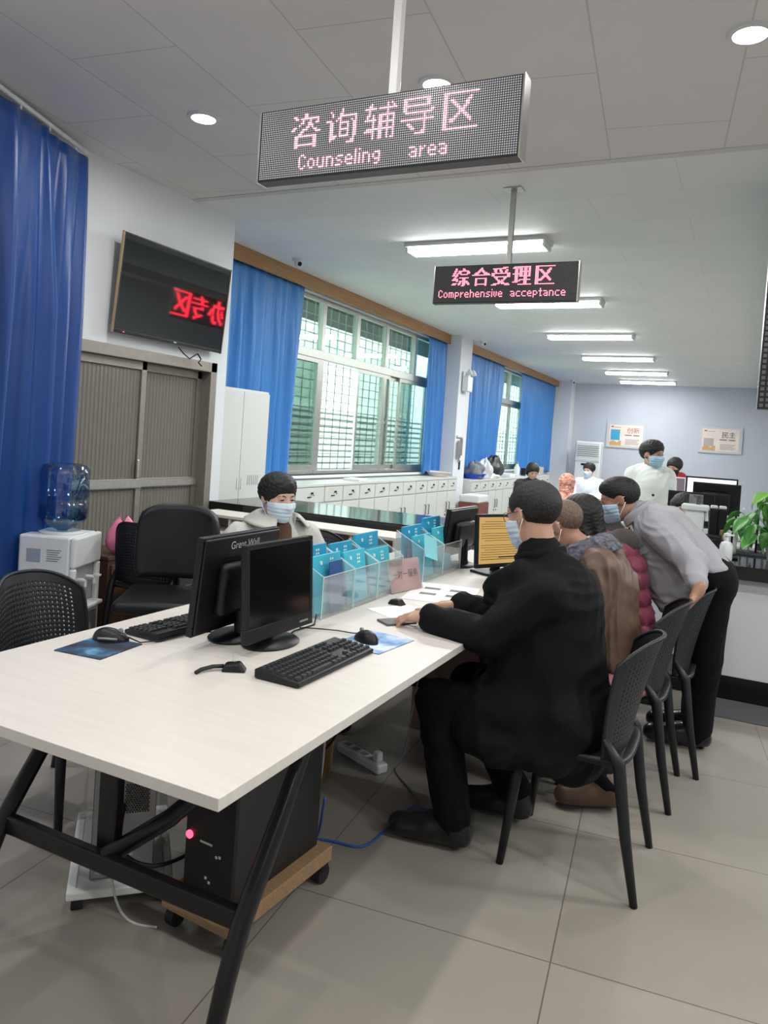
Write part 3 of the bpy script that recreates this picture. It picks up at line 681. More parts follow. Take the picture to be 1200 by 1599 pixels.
def keyboard(label, loc, rz):
    t = thing('keyboard', label, 'keyboard', loc, rz, 'black computer keyboards')
    # long side along X of its own frame, typist on -Y
    k = MB().add([(-.22, -.075, 0), (.22, -.075, 0), (.22, .075, 0), (-.22, .075, 0), (-.22, -.075, .014), (.22, -.075, .014), (.22, .075, .026), (-.22, .075, .026)], [(0,3,2,1),(4,5,6,7),(0,1,5,4),(1,2,6,5),(2,3,7,6),(3,0,4,7)])
    obj('key_tray', k, M_dark, t, bevel=.004)
    kk = MB()
    def key(cx, cy, w_, d_=.0155):
        z = .014+.012*(cy+.075)/.15
        kk.add([(cx-w_/2, cy-d_/2, z-.003), (cx+w_/2, cy-d_/2, z-.003), (cx+w_/2, cy+d_/2, z-.003), (cx-w_/2, cy+d_/2, z-.003), (cx-w_/2+.0022, cy-d_/2+.002, z+.007), (cx+w_/2-.0022, cy-d_/2+.002, z+.007), (cx+w_/2-.0022, cy+d_/2-.002, z+.007), (cx-w_/2+.0022, cy+d_/2-.002, z+.007)], [(0,3,2,1),(4,5,6,7),(0,1,5,4),(1,2,6,5),(2,3,7,6),(3,0,4,7)])
    for r in range(6):
        y = .056-.0215*r-(.004 if r else 0)
        if r < 5:
            for c in range(14): key(-.202+.0186*c+.003*(r % 3), y, .0165)
        else:
            for c, w_ in ((-.196, .024), (-.168, .022), (-.142, .022), (-.072, .108), (.002, .022), (.028, .022), (.053, .022)): key(c, y, w_)
        for c in range(3):
            if r not in (3,) and not (r == 4 and c != 1): key(.0845+.0186*c, y, .0165)
        if r:
            for c in range(4): key(.150+.0186*c, y, .0165)
    obj('keys', kk, mat('key_black', (.028, .029, .032), .45), t)
    obj('key_print', MB().box((.03, .072, .0262), (.03, .004, .0006)), M_lgrey, t)
    for s in (-1, 1): obj('rear_foot', MB().box((s*.18, .06, -.0005), (.03, .015, .003)), M_rubber, t)
    return t
keyboard('black keyboard lying in front of the square monitor', (-1.122, 1.962, TZ+.002), math.radians(90-1)+.0)
keyboard('black keyboard half hidden behind the back-turned monitor', (-1.70, 2.06, TZ+.002), math.radians(-94))
def mouse(label, loc, rz, cable):
    t = thing('computer_mouse', label, 'mouse', loc, rz, 'black computer mice')
    def f(u, v):
        a = 2*PI*u; b = PI*(v*.5)
        x = .058*math.cos(a)*math.sin(b+.0001 if v else .0001); y = .033*math.sin(a)*math.sin(b if v else .0001)
        z = .038*math.cos(b)*(1-.25*(x/.058))
        return (x, y, max(z, 0))
    obj('mouse_body', MB().grid(f, 24, 8), M_dark, t, smooth=True)
    obj('scroll_wheel', MB().cyl((.030, -.004, .031), (.030, .004, .031), .008), M_greyp, t, smooth='auto')
    obj('side_grip', MB().tube([(-.03, -.030, .010), (.0, -.034, .012), (.03, -.028, .010)], .004, 6), M_greyp, t, smooth=True)
    c = MB().tube(cable, .0022, 6); obj('mouse_cord', c, M_cord, t, smooth=True)
    return t
def pad(label, loc, rz, w_, h_, tone):
    m, nt, b = _new('mouse_pad_print_'+tone)
    tc = N(nt, 'ShaderNodeTexCoord'); nz = N(nt, 'ShaderNodeTexNoise', Scale=9.0, Detail=6.0); nt.links.new(tc.outputs['Object'], nz.inputs['Vector'])
    cr = N(nt, 'ShaderNodeValToRGB'); nt.links.new(nz.outputs[0], cr.inputs[0])
    el = cr.color_ramp.elements
    cols = [(.42, (.008, .012, .02)), (.56, (.015, .06, .14)), (.70, (.16, .38, .58))] if tone == 'dark' else [(.33, (.04, .12, .32)), (.48, (.20, .36, .60)), (.6, (.62, .70, .80))]
    el[0].position, el[0].color = cols[0][0], (*cols[0][1], 1); el[1].position, el[1].color = cols[2][0], (*cols[2][1], 1)
    e = el.new(cols[1][0]); e.color = (*cols[1][1], 1)
    nt.links.new(cr.outputs[0], b.inputs['Base Color']); b.inputs['Roughness'].default_value = .55
    t = tag(thing('mouse_pad', label, 'mouse pad', loc, rz), label, 'mouse pad', 'printed mouse pads')
    obj('printed_cloth', MB().span((-w_/2, -h_/2, .001), (w_/2, h_/2, .003)), m, t); obj('rubber_base', MB().span((-w_/2, -h_/2, 0), (w_/2, h_/2, .0012)), M_rubber, t)
    return t
pad('dark blue mouse pad on the left side of the table', (-1.735, 1.69, TZ), math.radians(6), .17, .19, 'dark')
mouse('black mouse on the dark blue mouse pad', (-1.765, 1.765, TZ+.003), math.radians(25), [(.055, 0, .012), (.10, -.02, .004), (.15, .02, .003), (.20, .10, .003), (.27, .16, .003), (.34, .17, .003)])
pad('pale blue mouse pad between keyboard and the hands of the person in the black coat', (-1.10, 2.30, TZ), math.radians(-6), .18, .23, 'light')
mouse('black mouse on the pale blue mouse pad beside the keyboard', (-1.125, 2.285, TZ+.003), math.radians(150), [(.055, 0, .012), (.09, .0, .004), (.14, .03, .003), (.19, .09, .003), (.22, .14, .003)])
mouse('black mouse in front of the monitor with the yellow page', (-1.10, 3.76, TZ), math.radians(120), [(.055, 0, .012), (.10, .0, .004), (.15, .05, .003)])
def grommet(label, loc, rz, tail):
    t = thing('cable_grommet', label, 'cable outlet', loc, rz, 'black table cable outlets')
    obj('outlet_body', MB().add([(-.036, -.024, 0), (.036, -.024, 0), (.036, .024, 0), (-.036, .024, 0), (-.025, -.017, .021), (.016, -.018, .026), (.016, .018, .026), (-.025, .017, .021)], [(0,3,2,1),(4,5,6,7),(0,1,5,4),(1,2,6,5),(2,3,7,6),(3,0,4,7)]), M_dark, t, bevel=.006)
    obj('clear_clip', MB().cyl((.0, 0, .026), (.0, .0, .052), .006, 8), M_clear, t, smooth='auto')
    if tail: obj('cord_stub', MB().tube([(-.03, 0, .012), (-.06, -.01, .012), (-.09, -.03, .008), (-.10, -.05, .005)], .006, 8), M_cord, t, smooth=True)
grommet('black cable outlet with a short cord on the near part of the table', (-1.285, 1.765, TZ), math.radians(30), True)
grommet('black cable outlet near the pink card', (-1.285, 2.88, TZ), math.radians(-10), False)
# cords on the table
tag(obj('monitor_cord', MB().tube([(0, 0, .004), (-.03, .10, .004), (-.02, .22, .004), (-.06, .30, .02)], .003, 6), M_cord, loc=(-1.35, 2.13, TZ), smooth=True), 'thin black cord trailing behind the square monitor', 'cord')

# ------------------------------------------------------------------ papers, phone, pink card, folders
def sheet(label, loc, rz, w_, h_, m=M_paper, th=.0012, group=None):
    return tag(obj('paper_sheet', MB().span((-w_/2, -h_/2, 0), (w_/2, h_/2, th)), m, loc=loc, rz=rz), label, 'paper', group)
sheet('white sheet of paper under the hands of the person in the black coat', (-1.165, 2.745, TZ+.0004), math.radians(62), .21, .297)
tag(obj('tablet', MB().box((0, 0, .004), (.13, .085, .008)), mat('tablet_grey', (.09, .095, .10), .3), loc=(-1.155, 2.60, TZ+.0002), rz=math.radians(55), bevel=.003), 'dark grey tablet lying at the edge of the paper by the left hand', 'tablet')
pp = thing('printed_notice', 'printed notice with dark blocks lying on the table beyond the pink card', 'paper', (-1.22, 3.24, TZ+.0005), math.radians(12))
obj('sheet', MB().span((-.15, -.21, 0), (.15, .21, .0012)), M_paper, pp)
bl = MB()
for i in range(2):
    for j in range(2): bl.box((-.06+.12*i, -.05+.13*j, .0015), (.075, .045, .0006))
obj('printed_blocks', bl, M_greyink, pp)
pc = thing('pink_card', 'pink card with black lettering in a clear stand before the folders', 'sign', (-1.365, 3.165, TZ), math.radians(78))
PT = Matrix.Rotation(math.radians(-14), 4, 'X')
def fpk(x, y): return (x, -.0024, .078+y)
obj('card', MB().span((-.118, -.001, .004), (.118, .001, .148)), M_pink, pc, M=PT)
obj('clear_stand', MB().span((-.122, -.0045, 0), (.122, -.0030, .150)).span((-.122, .0015, 0), (.122, .003, .150)), M_clear, pc, M=PT)
obj('stand_foot', MB().span((-.122, -.01, 0), (.122, .07, .003)), M_clear, pc)
obj('lettering', text_mb('一对一服务', .040, fpk), M_ink, pc, M=PT)
# clear organisers with blue folders, side by side along the table
GO, GF = 'clear acrylic folder racks on the table', 'blue folders in the racks'
M_foldA = mat('blue_folder', (.02, .34, .56), .45); M_foldB = mat('cyan_folder', (.05, .48, .64), .45)
def rack(label, y, x, ln_, h, rz=0.0):
    t = thing('folder_rack', label, 'folder rack', (x, y, TZ), rz, GO)
    # pockets open upward; people on +X take folders out
    D = .16
    for q in (0, ln_-.003): obj('side_wall', MB().prism([(-D/2, 0), (D/2, 0), (D/2, .16), (.0, .20), (-D/2+.004, h), (-D/2, h)], .003, 1, q), M_clear, t)
    obj('back_panel', MB().span((-D/2, 0, .003), (-D/2+.003, ln_, h)), M_clear, t)
    ed = mat('acrylic_edge_glint', (.66, .74, .74), .2)  # bright rims of the clear panels painted as pale strips
    obj('painted_edge_glint', MB().tube([(D/2, 0, .002), (D/2, 0, .161), (0, 0, .201), (-D/2+.004, 0, h)], .0016, 5).tube([(D/2, ln_, .002), (D/2, ln_, .161), (0, ln_, .201), (-D/2+.004, ln_, h)], .0016, 5).tube([(D/2, 0, .160), (D/2, ln_, .160)], .0014, 5), ed, t)
    obj('front_panel', MB().span((D/2-.003, .003, .003), (D/2, ln_-.003, .16)), M_clear, t)
    obj('divider_panel', MB().span((-.012, .003, .003), (-.009, ln_-.003, .205)), M_clear, t)
    obj('bottom_panel', MB().span((-D/2, 0, 0), (D/2, ln_, .003)), M_clear, t)
    return t
def folder(label, y, x, ln_, h, m, lean, print_=True, rz=0.0, z=.004, group=GF):
    t = thing('folder', label, 'folder', (x, y, TZ+z), rz, group)
    T = Matrix.Rotation(math.radians(-lean), 4, 'Y')
    obj('cover', MB().span((-.006, 0, 0), (.006, ln_, h)), m, t, M=T, bevel=.002)
    obj('press_stud', MB().cyl((.006, ln_*.28, h-.03), (.009, ln_*.28, h-.03), .008, 10), M_whitep, t, M=T, smooth='auto')
    if print_:
        p = MB()
        for k in range(3):
            for q in range(2): p.box((.0066, ln_*.62+q*.016, h-.022-.015*k), (.0008, .009, .008))
        obj('white_print', p, M_paper, t, M=T)
    return t
racks = [(2.44, .245, .235), (2.695, .21, .235), (2.915, .245, .245), (3.415, .26, .24), (3.685, .26, .25)]
rl = ['clear rack nearest the square monitor', 'clear rack second from the square monitor', 'clear rack just left of the pink card', 'clear rack just beyond the pink card', 'clear rack at the far end of the row beside the turned-away monitor']
for (y, l, h), lb in zip(racks, rl): rack(lb, y, -1.475, l, h)
fl = [(2.45, -1.435, .22, .225, M_foldB, 7, 'bright blue folder nearest the square monitor'), (2.455, -1.512, .215, .25, M_foldA, 4, 'blue folder standing behind the nearest bright blue folder'),
      (2.71, -1.435, .185, .215, M_foldB, 9, 'cyan folder with white print in the second rack'), (2.705, -1.515, .19, .24, M_foldA, 4, 'blue folder at the back of the second rack'),
      (2.925, -1.515, .225, .26, M_foldA, 4, 'tall blue folder rising behind the pink card\'s left edge'), (2.935, -1.440, .215, .20, M_foldB, 10, 'pale blue folder in front of the tall one beside the pink card'),
      (3.425, -1.510, .24, .255, M_foldA, 4, 'blue folder in the rack just beyond the pink card'), (3.43, -1.440, .23, .215, M_foldB, 9, 'cyan folder in front in the rack beyond the pink card'),
      (3.695, -1.515, .24, .28, M_foldA, 4, 'tallest blue folder at the far end of the row'), (3.70, -1.445, .235, .235, M_foldB, 8, 'cyan folder in front at the far end of the row')]
for y, x, l, h, m, le, lb in fl: folder(lb, y, x, l, h, m, le)
tag(obj('card', MB().box((0, 0, 0), (.003, .15, .11), 0, Matrix.Rotation(math.radians(-14), 3, 'Y') @ Matrix.Rotation(math.radians(-16), 3, 'X')), M_cyan, loc=(-1.393, 3.49, TZ+.165)), 'pale cyan card tilted across the rack beyond the pink card', 'card')
tag(obj('leaflet', MB().box((0, 0, .10), (.004, .10, .20), 0, Matrix.Rotation(math.radians(-5), 3, 'Y')), mat('dark_blue_leaflet', (.03, .10, .28), .5), loc=(-1.417, 2.58, TZ+.004)), 'dark blue leaflet in the rack nearest the square monitor', 'leaflet')

# ------------------------------------------------------------------ under the table: computer towers, dolly, cords
M_tower = mat('tower_black_steel', (.012, .012, .013), .35)
pt = thing('computer_tower', 'black computer tower with a red power light on a wooden dolly', 'computer', (-1.268, 1.905, .115), math.radians(-4))
tw, td, th_ = .18, .42, .37
obj('tower_case', MB().span((-tw/2, -td/2+.012, 0), (tw/2, td/2, th_)), M_tower, pt, bevel=.003)
obj('front_panel', MB().span((-tw/2, -td/2, 0), (tw/2, -td/2+.014, th_)), M_dark, pt, bevel=.004)
obj('drive_bay', MB().span((-tw/2+.02, -td/2-.002, th_-.09), (tw/2-.02, -td/2, th_-.05)), M_blackgl, pt, bevel=.002)
obj('power_button', MB().cyl((-tw/2+.018, -td/2+.001, th_-.205), (-tw/2+.018, -td/2-.006, th_-.205), .0115, 14), M_red_led, pt, smooth='auto')
obj('front_print', MB().box((-.01, -td/2-.001, th_-.212), (.045, .001, .006)), M_lgrey, pt)
ports = MB()
for dx, dz in ((.03, .13), (.042, .133), (-.005, .06), (.008, .05)): ports.box((dx, -td/2-.001, dz), (.007, .002, .007))
obj('front_ports', ports, M_lgrey, pt)
dl = thing('tower_dolly', 'plywood dolly on black casters carrying the black computer tower', 'dolly', (-1.268, 1.905, 0), math.radians(-4))
obj('dolly_board', MB().span((-.13, -.25, .065), (.13, .24, .113)), M_ply, dl, bevel=.003)
for sx in (-1, 1):
    for sy in (-1, 1):
        cst = obj('caster', MB().cyl((sx*.11-.014, sy*.21, .03), (sx*.11+.014, sy*.21, .03), .03, 16), M_rubber, dl, smooth='auto')
        obj('caster_fork', MB().box((sx*.11, sy*.21, .05), (.035, .04, .03)), M_dark, cst, bevel=.005)
p2 = thing('computer_tower', 'silver computer tower showing its rear connectors, under the left of the table', 'computer', (-1.735, 1.835, .075), math.radians(44))
obj('tower_case', MB().span((-.09, -.19, 0), (.09, .21, .40)), M_tower, p2, bevel=.003)
obj('rear_plate', MB().span((-.088, -.193, .004), (.088, -.189, .396)), mat('zinc_plate', (.36, .36, .37), .42, metal=.7), p2)
obj('power_supply', MB().span((-.07, -.197, .31), (.075, -.192, .388)), mat('dark_zinc', (.16, .16, .165), .45, metal=.6), p2)
def holes(x0, x1, z0, z1, st=.0075):
    m = MB(); j = 0; z = z0
    while z < z1:
        x = x0+(st/2 if j % 2 else 0)
        while x < x1:
            m.lathe([(.0008, -.0006), (.0028, -.0006), (.0028, .0006), (.0008, .0006)], (x, -.1975, z), 6, Matrix.Rotation(PI/2, 3, 'X')); x += st
        z += st*.86; j += 1
    return m
obj('fan_grille', holes(-.0, .07, .315, .385).add([], []), M_blackgl, p2)
obj('vent_grille', holes(.0, .07, .20, .285), M_blackgl, p2)
obj('connector_block', MB().span((-.075, -.20, .13), (-.03, -.192, .29)), M_greyp, p2, bevel=.002)
cn = MB()
for k in range(5): cn.box((-.052, -.203, .15+.028*k), (.028, .008, .014))
obj('sockets', cn, mat('socket_blue', (.05, .06, .16), .5), p2)
sl2 = MB()
for k in range(4): sl2.span((-.075, -.199, .02+.024*k), (.03, -.192, .035+.024*k))
obj('expansion_slots', sl2, mat('bright_zinc', (.55, .55, .56), .35, metal=.7), p2)
obj('power_socket', MB().span((-.06, -.20, .325), (-.025, -.196, .36)), M_blackgl, p2)
s2 = thing('tower_stand', 'grey wheeled stand with clear sides holding the silver computer tower', 'stand', (-1.735, 1.835, 0), math.radians(44))
obj('stand_tray', MB().span((-.15, -.24, .045), (.15, .24, .073)), M_lgrey, s2, bevel=.006)
obj('clear_side', MB().span((-.125, -.22, .073), (-.121, .20, .28)), M_clear, s2); obj('clear_side', MB().span((.121, -.22, .073), (.125, .20, .28)), M_clear, s2)
for sx in (-1, 1):
    for sy in (-1, 1): obj('caster', MB().cyl((sx*.12-.016, sy*.20, .023), (sx*.12+.016, sy*.20, .023), .023, 14), M_rubber, s2, smooth='auto')
def cord(name, label, pts, r, m, cat='cord'):
    P = [Vector(p) for p in pts]; o = P[0].copy(); out = []
    for i in range(len(P)-1):
        p0, p1, p2_, p3 = P[max(i-1, 0)], P[i], P[i+1], P[min(i+2, len(P)-1)]
        for k in range(8):
            t = k/8; out.append(.5*((2*p1)+(p2_-p0)*t+(2*p0-5*p1+4*p2_-p3)*t*t+(3*p1-p0-3*p2_+p3)*t**3))
    out.append(P[-1])
    return tag(obj(name, MB().tube([p-o for p in out], r, 8), m, loc=o, smooth=True), label, cat)
cord('network_cord', 'blue network cord curling over the floor under the table', [(-1.17, 2.15, .25), (-1.26, 2.28, .04), (-1.32, 2.30, .006), (-1.23, 2.33, .005), (-1.12, 2.36, .005), (-1.10, 2.50, .005), (-1.10, 2.62, .005), (-1.08, 2.72, .005), (-1.00, 2.74, .005)], .0045, M_bluecord)
cord('mains_cord', 'thin dark cord looping from the blue cord up to the tray', [(-1.00, 2.70, .004), (-1.15, 2.85, .004), (-1.28, 2.98, .004), (-1.30, 3.10, .02), (-1.27, 3.12, .30), (-1.26, 3.14, .46)], .0035, M_greyp)
cord('extension_lead', 'grey power cord running diagonally behind the black tower', [(-1.24, 2.16, .20), (-1.34, 2.42, .17), (-1.44, 2.62, .30), (-1.47, 2.72, .55), (-1.48, 2.75, .68)], .0045, M_greycord)
cord('signal_cord', 'black cord sagging under the middle of the table', [(-1.40, 2.20, .30), (-1.52, 2.60, .14), (-1.47, 2.75, .18), (-1.42, 2.88, .50), (-1.41, 2.90, .68)], .005, M_cord)
cord('patch_cord', 'pale cord drooping from the silver tower to the floor', [(-1.60, 1.68, .22), (-1.57, 1.62, .16), (-1.54, 1.62, .06), (-1.50, 1.64, .005), (-1.42, 1.66, .005)], .004, M_greycord)
cord('slung_cord', 'black cord slung between the two computer towers', [(-1.60, 1.69, .30), (-1.55, 1.64, .20), (-1.47, 1.70, .15), (-1.42, 1.85, .16), (-1.40, 2.0, .22)], .006, M_cord)
ps = thing('power_strip', 'white power strip lying on the floor under the table', 'power strip', (-1.45, 2.98, 0), math.radians(-24))
obj('strip_body', MB().box((0, 0, .022), (.30, .062, .044)), M_whitep, ps, bevel=.012, seg=3)
for k in range(4): obj('socket', MB().box((-.10+.06*k, 0, .0445), (.034, .030, .002)), M_greyp, ps)
obj('plug', MB().box((.11, 0, .066), (.034, .036, .042)), M_whitep, ps, bevel=.008)
tag(obj('carton', MB().span((-.17, -.12, 0), (.17, .12, .44)), mat('dusky_pink_carton', (.24, .16, .14), .8), loc=(-1.28, 3.62, 0), rz=.1, bevel=.003), 'dull pinkish carton standing under the far half of the table', 'box')
tag(obj('carton', MB().span((-.18, -.14, 0), (.18, .14, .40)), M_carton, loc=(-1.66, 2.66, 0), rz=.25, bevel=.003), 'brown carton standing under the table behind the black tower', 'box')

# ------------------------------------------------------------------ pigeonhole shelf and service counter
M_cream = mat('cream_laminate', (.70, .655, .60), .45, noise=.03, nscale=4)
sx0, sx1, sy0, sy1, sh = -3.70, -2.02, 4.44, 4.74, .80
ps_ = thing('pigeonhole_shelf', 'low cream pigeonhole shelf standing in front of the black-topped counter', 'shelf', ((sx0+sx1)/2, (sy0+sy1)/2, 0))
L = (sx1-sx0)/2; D = (sy1-sy0)/2
obj('shelf_top', MB().span((-L, -D, sh-.022), (L, D, sh)), M_cream, ps_, bevel=.003)
obj('shelf_back', MB().span((-L+.02, D-.012, .02), (L-.02, D, sh-.022)), M_cream, ps_)
obj('side_panel', MB().prism([(-D+.06, .02), (D, .02), (D, sh-.022), (-D, sh-.022), (-D, sh-.10)], .02, 0, -L), M_cream, ps_)
obj('side_panel', MB().span((L-.02, -D, .0), (L, D, sh-.022)), M_cream, ps_)
nx = 5
for k in range(1, nx): obj('divider', MB().span((-L+2*L*k/nx-.009, -D+.01, .04), (-L+2*L*k/nx+.009, D-.012, sh-.022)), M_cream, ps_)
for z in (.02, .22, .42, .62): obj('shelf_board', MB().span((-L+.02, -D+.01, z), (L-.02, D-.012, z+.018)), M_cream, ps_, bevel=.002)
rr = random.Random(11); cw = 2*L/nx
for k, (lb, m, n) in enumerate((('stack of white papers in the leftmost pigeonhole of the low shelf', M_paper, 4), ('grey papers in the second pigeonhole of the low shelf', M_lgrey, 2), ('dark folders in the third pigeonhole of the low shelf', M_brown, 3), ('brown envelopes in the fourth pigeonhole of the low shelf', M_carton, 3), ('red folder in the rightmost pigeonhole of the low shelf', M_red, 3))):
    mb = MB(); z = 0
    for i in range(n): h = rr.uniform(.006, .014); mb.box((rr.uniform(-.02, .02), rr.uniform(-.015, .005), z+h/2), (cw*.78, .23, h), rr.uniform(-.06, .06)); z += h
    tag(obj('paper_stack', mb, m, loc=(sx0+cw*(k+.5), (sy0+sy1)/2, .638), bevel=.001), lb, 'paper')
M_cfront = mat('counter_panel_white', (.58, .58, .62), .40)
M_ctop = mat('counter_black_stone', (.006, .0065, .007), .10, spec=.6)
ct = thing('service_counter', 'long white-fronted service counter with a glossy black top', 'counter', (-1.2, 5.30, 0))
cx0, cx1 = XL+.02+1.2, 4.2+1.2
obj('counter_top', MB().span((cx0, -.40, .755), (cx1, .40, .835)), M_ctop, ct, bevel=.006)
obj('plinth', MB().span((cx0+.02, -.27, 0), (cx1, .30, .17)), M_blackgl, ct)
x = cx0+.01; k = 0
while x < cx1-.05:
    x2 = min(x+.72, cx1); obj('front_panel', MB().span((x+.002, -.345, .165), (x2-.002, -.325, .755)), M_cfront, ct, bevel=.002); x = x2
obj('back_frame', MB().span((cx0+.02, -.32, .17), (cx1, .34, .752)), M_greyp, ct)
tag(obj('floor_mat', MB().span((-.22, 4.66, 0), (3.2, 5.02, .008)), mat('dark_grey_mat', (.09, .09, .095), .7, bump=.3, bscale=300), bevel=.003), 'dark grey mat on the floor along the foot of the counter', 'mat')

# ------------------------------------------------------------------ lockers, tall cabinet
M_lock = mat('locker_paint', (.60, .62, .605), .42)
M_lgap = mat('locker_gap', (.20, .21, .20), .6)
def lockers(label, y0, y1, n, h, x0=XW+.04, x1=-4.12):
    t = thing('locker_cabinet', label, 'cabinet', ((x0+x1)/2, y0, 0), 0, 'white metal cabinets along the windows')
    d = (x1-x0)/2; Ln = y1-y0
    obj('carcass', MB().span((-d, .004, 0), (d-.012, Ln-.004, h-.004)), M_lock, t, bevel=.004)
    obj('cabinet_top', MB().span((-d-.002, .002, h-.03), (d+.006, Ln-.002, h)), M_lock, t, bevel=.004)
    wd_ = Ln/n
    for k in range(n):
        a, b = wd_*k+.010, wd_*(k+1)-.010
        dr = obj('drawer', MB().span((d-.014, a, h-.20), (d+.004, b, h-.038)), M_lock, t, bevel=.004)
        obj('drawer_pull', MB().box((d+.012, (a+b)/2+.02, h-.095), (.016, .030, .020)).box((d+.010, (a+b)/2-.03, h-.135), (.012, .07, .010)), M_dark, dr, bevel=.002)
        obj('drawer_lock', MB().cyl((d+.003, (a+b)/2+.055, h-.115), (d+.010, (a+b)/2+.055, h-.115), .009, 10), M_chrome, dr)
        do = obj('door', MB().span((d-.014, a, .06), (d+.004, b, h-.215)), M_lock, t, bevel=.004)
        s = b-.05 if k % 2 == 0 else a+.05
        obj('door_handle', MB().tube([(d+.004, s, h-.52), (d+.026, s, h-.515), (d+.026, s, h-.38), (d+.004, s, h-.375)], .006, 6), M_dark, do, smooth='auto')
        obj('door_lock', MB().box((d+.008, s, h-.57), (.012, .018, .022)), M_dark, do)
    obj('toe_kick', MB().span((-d+.01, .01, 0), (d-.008, Ln-.01, .058)), M_lgap, t)
    return t
for a, b, n, lb in ((5.92, 7.10, 2, 'white locker cabinet with two drawers behind the masked person in the pale jacket'), (7.10, 8.74, 4, 'wide white locker cabinet with four drawers under the window middle'), (8.74, 9.60, 2, 'narrow white locker cabinet with two drawers left of the last one before the pillar'), (9.60, 11.24, 4, 'white locker cabinet with four drawers right before the pillar')): lockers(lb, a, b, n, .90)
for a, b, n, lb in ((11.95, 13.75, 4, 'first white locker cabinet beyond the pillar, carrying the blue basin and bags'), (13.75, 15.55, 4, 'white locker cabinet in the middle of the row beyond the pillar'), (15.55, 17.35, 4, 'last white locker cabinet of the row toward the back wall')): lockers(lb, a, b, n, .83)
tc = thing('tall_cabinet', 'tall plain white metal cabinet at the wall corner behind the counter', 'cabinet', (-4.20, 5.48, 0))
obj('carcass', MB().span((-.17, -.40, 0), (.12, .40, 1.79)), M_lock, tc, bevel=.004)
for s in (-1, 1):
    dd = obj('door', MB().span((.12, -.395 if s < 0 else .003, .06), (.136, -.003 if s < 0 else .395, 1.77)), M_lock, tc, bevel=.003)
    obj('door_handle', MB().box((.140, s*.03, .95), (.010, .016, .10)), M_lgrey, dd, bevel=.003)
lv = MB()
for k in range(6): lv.span((.1365, .12+.03*k, .93), (.1385, .126+.03*k, 1.02))
obj('vent_slots', lv, M_greyp, tc)

# things on the lockers
def basin(label, loc, m, r, h):
    return tag(obj('basin', MB().lathe([(r*.72, 0), (r, h), (r*1.06, h), (r*1.06, h-.012), (r*.96, h-.012), (r*.7, .01)], n=28), m, loc=loc, smooth='auto'), label, 'basin')
basin('white plastic basin on the locker right before the pillar', (-4.30, 10.85, .902), mat('cream_plastic', (.74, .68, .62), .4), .19, .075)
basin('blue plastic basin on the first locker beyond the pillar', (-4.30, 12.55, .832), mat('blue_plastic', (.03, .10, .55), .4), .21, .09)
def lump(nm, label, cat, loc, r, m, seed, squash=.7, crumple=.15, rz=0.0):
    rd = random.Random(seed); ph = [rd.uniform(0, 6.28) for _ in range(6)]
    def f(u, v):
        a = 2*PI*u; b = PI*(.02+.96*v)
        k = 1+crumple*(math.sin(3*a+ph[0]+2*b)+.6*math.sin(5*b+ph[1]+a)+.5*math.sin(7*a-3*b+ph[2]))
        x, y, z = r[0]*k*math.cos(a)*math.sin(b), r[1]*k*math.sin(a)*math.sin(b), -r[2]*k*math.cos(b)
        return (x, y, max(z, -r[2]*squash)+r[2]*squash)
    return tag(obj(nm, MB().grid(f, 30, 18), m, loc=loc, rz=rz, smooth=True), label, cat)
lump('plastic_bag', 'grey bag heaped in the blue basin', 'bag', (-4.30, 12.55, .85), (.17, .17, .16), mat('grey_bag', (.22, .21, .24), .6), 3)
lump('plastic_bag', 'white crumpled bag on top of the blue basin', 'bag', (-4.24, 12.95, .833), (.12, .14, .22), mat('white_bag', (.72, .74, .78), .5), 5, .5)
lump('backpack', 'black backpack on the locker in front of the far curtain', 'bag', (-4.33, 13.65, .832), (.17, .42, .25), M_dark, 8, .55, .10)
lump('cloth_bundle', 'white folded cloth lying before the black backpack', 'cloth', (-4.20, 13.30, .833), (.09, .34, .05), M_paper, 12, .6, .12)
tag(obj('paper_pack', MB().box((0, 0, .03), (.25, .34, .06)), M_paper, loc=(-4.32, 14.6, .832), bevel=.004), 'stack of white papers right of the black backpack', 'paper')
vb = thing('spray_bottle', 'white bottle standing on the lockers against the far window', 'bottle', (-4.33, 15.35, .832))
obj('bottle_body', MB().lathe([(.05, 0), (.06, .01), (.06, .17), (.03, .22), (.03, .25)], n=20), M_whitep, vb, smooth='auto'); obj('bottle_cap', MB().lathe([(.032, .25), (.032, .29), (.01, .295)], n=16), M_greyp, vb, smooth='auto')
tag(obj('dark_mug', MB().lathe([(.05, 0), (.055, .16), (.047, .16), (.045, .01)], n=18), M_dark, loc=(-4.30, 15.75, .832), smooth='auto'), 'dark mug next to the white bottle on the lockers', 'mug')
tag(obj('grey_box', MB().box((0, 0, .09), (.24, .42, .18)), mat('grey_beige', (.46, .44, .40), .6), loc=(-4.33, 16.95, .832), bevel=.01), 'grey box on the last locker by the back wall', 'box')
tag(obj('paper_pad', MB().box((0, 0, .012), (.20, .34, .024)), M_paper, loc=(-4.28, 8.1, .902), rz=.2, bevel=.002), 'white papers lying on the wide locker under the window', 'paper')
tag(obj('shoe_rack_box', MB().box((0, 0, .25), (.35, .5, .5)), mat('rust_red_box', (.20, .06, .05), .7), loc=(-3.95, 11.62, 0), bevel=.004), 'rust red box in the gap before the pillar', 'box')
tag(obj('white_tray', MB().box((0, 0, .06), (.34, .48, .12)), M_whitep, loc=(-3.95, 11.62, .501), bevel=.02), 'white tray on the rust red box', 'tray')

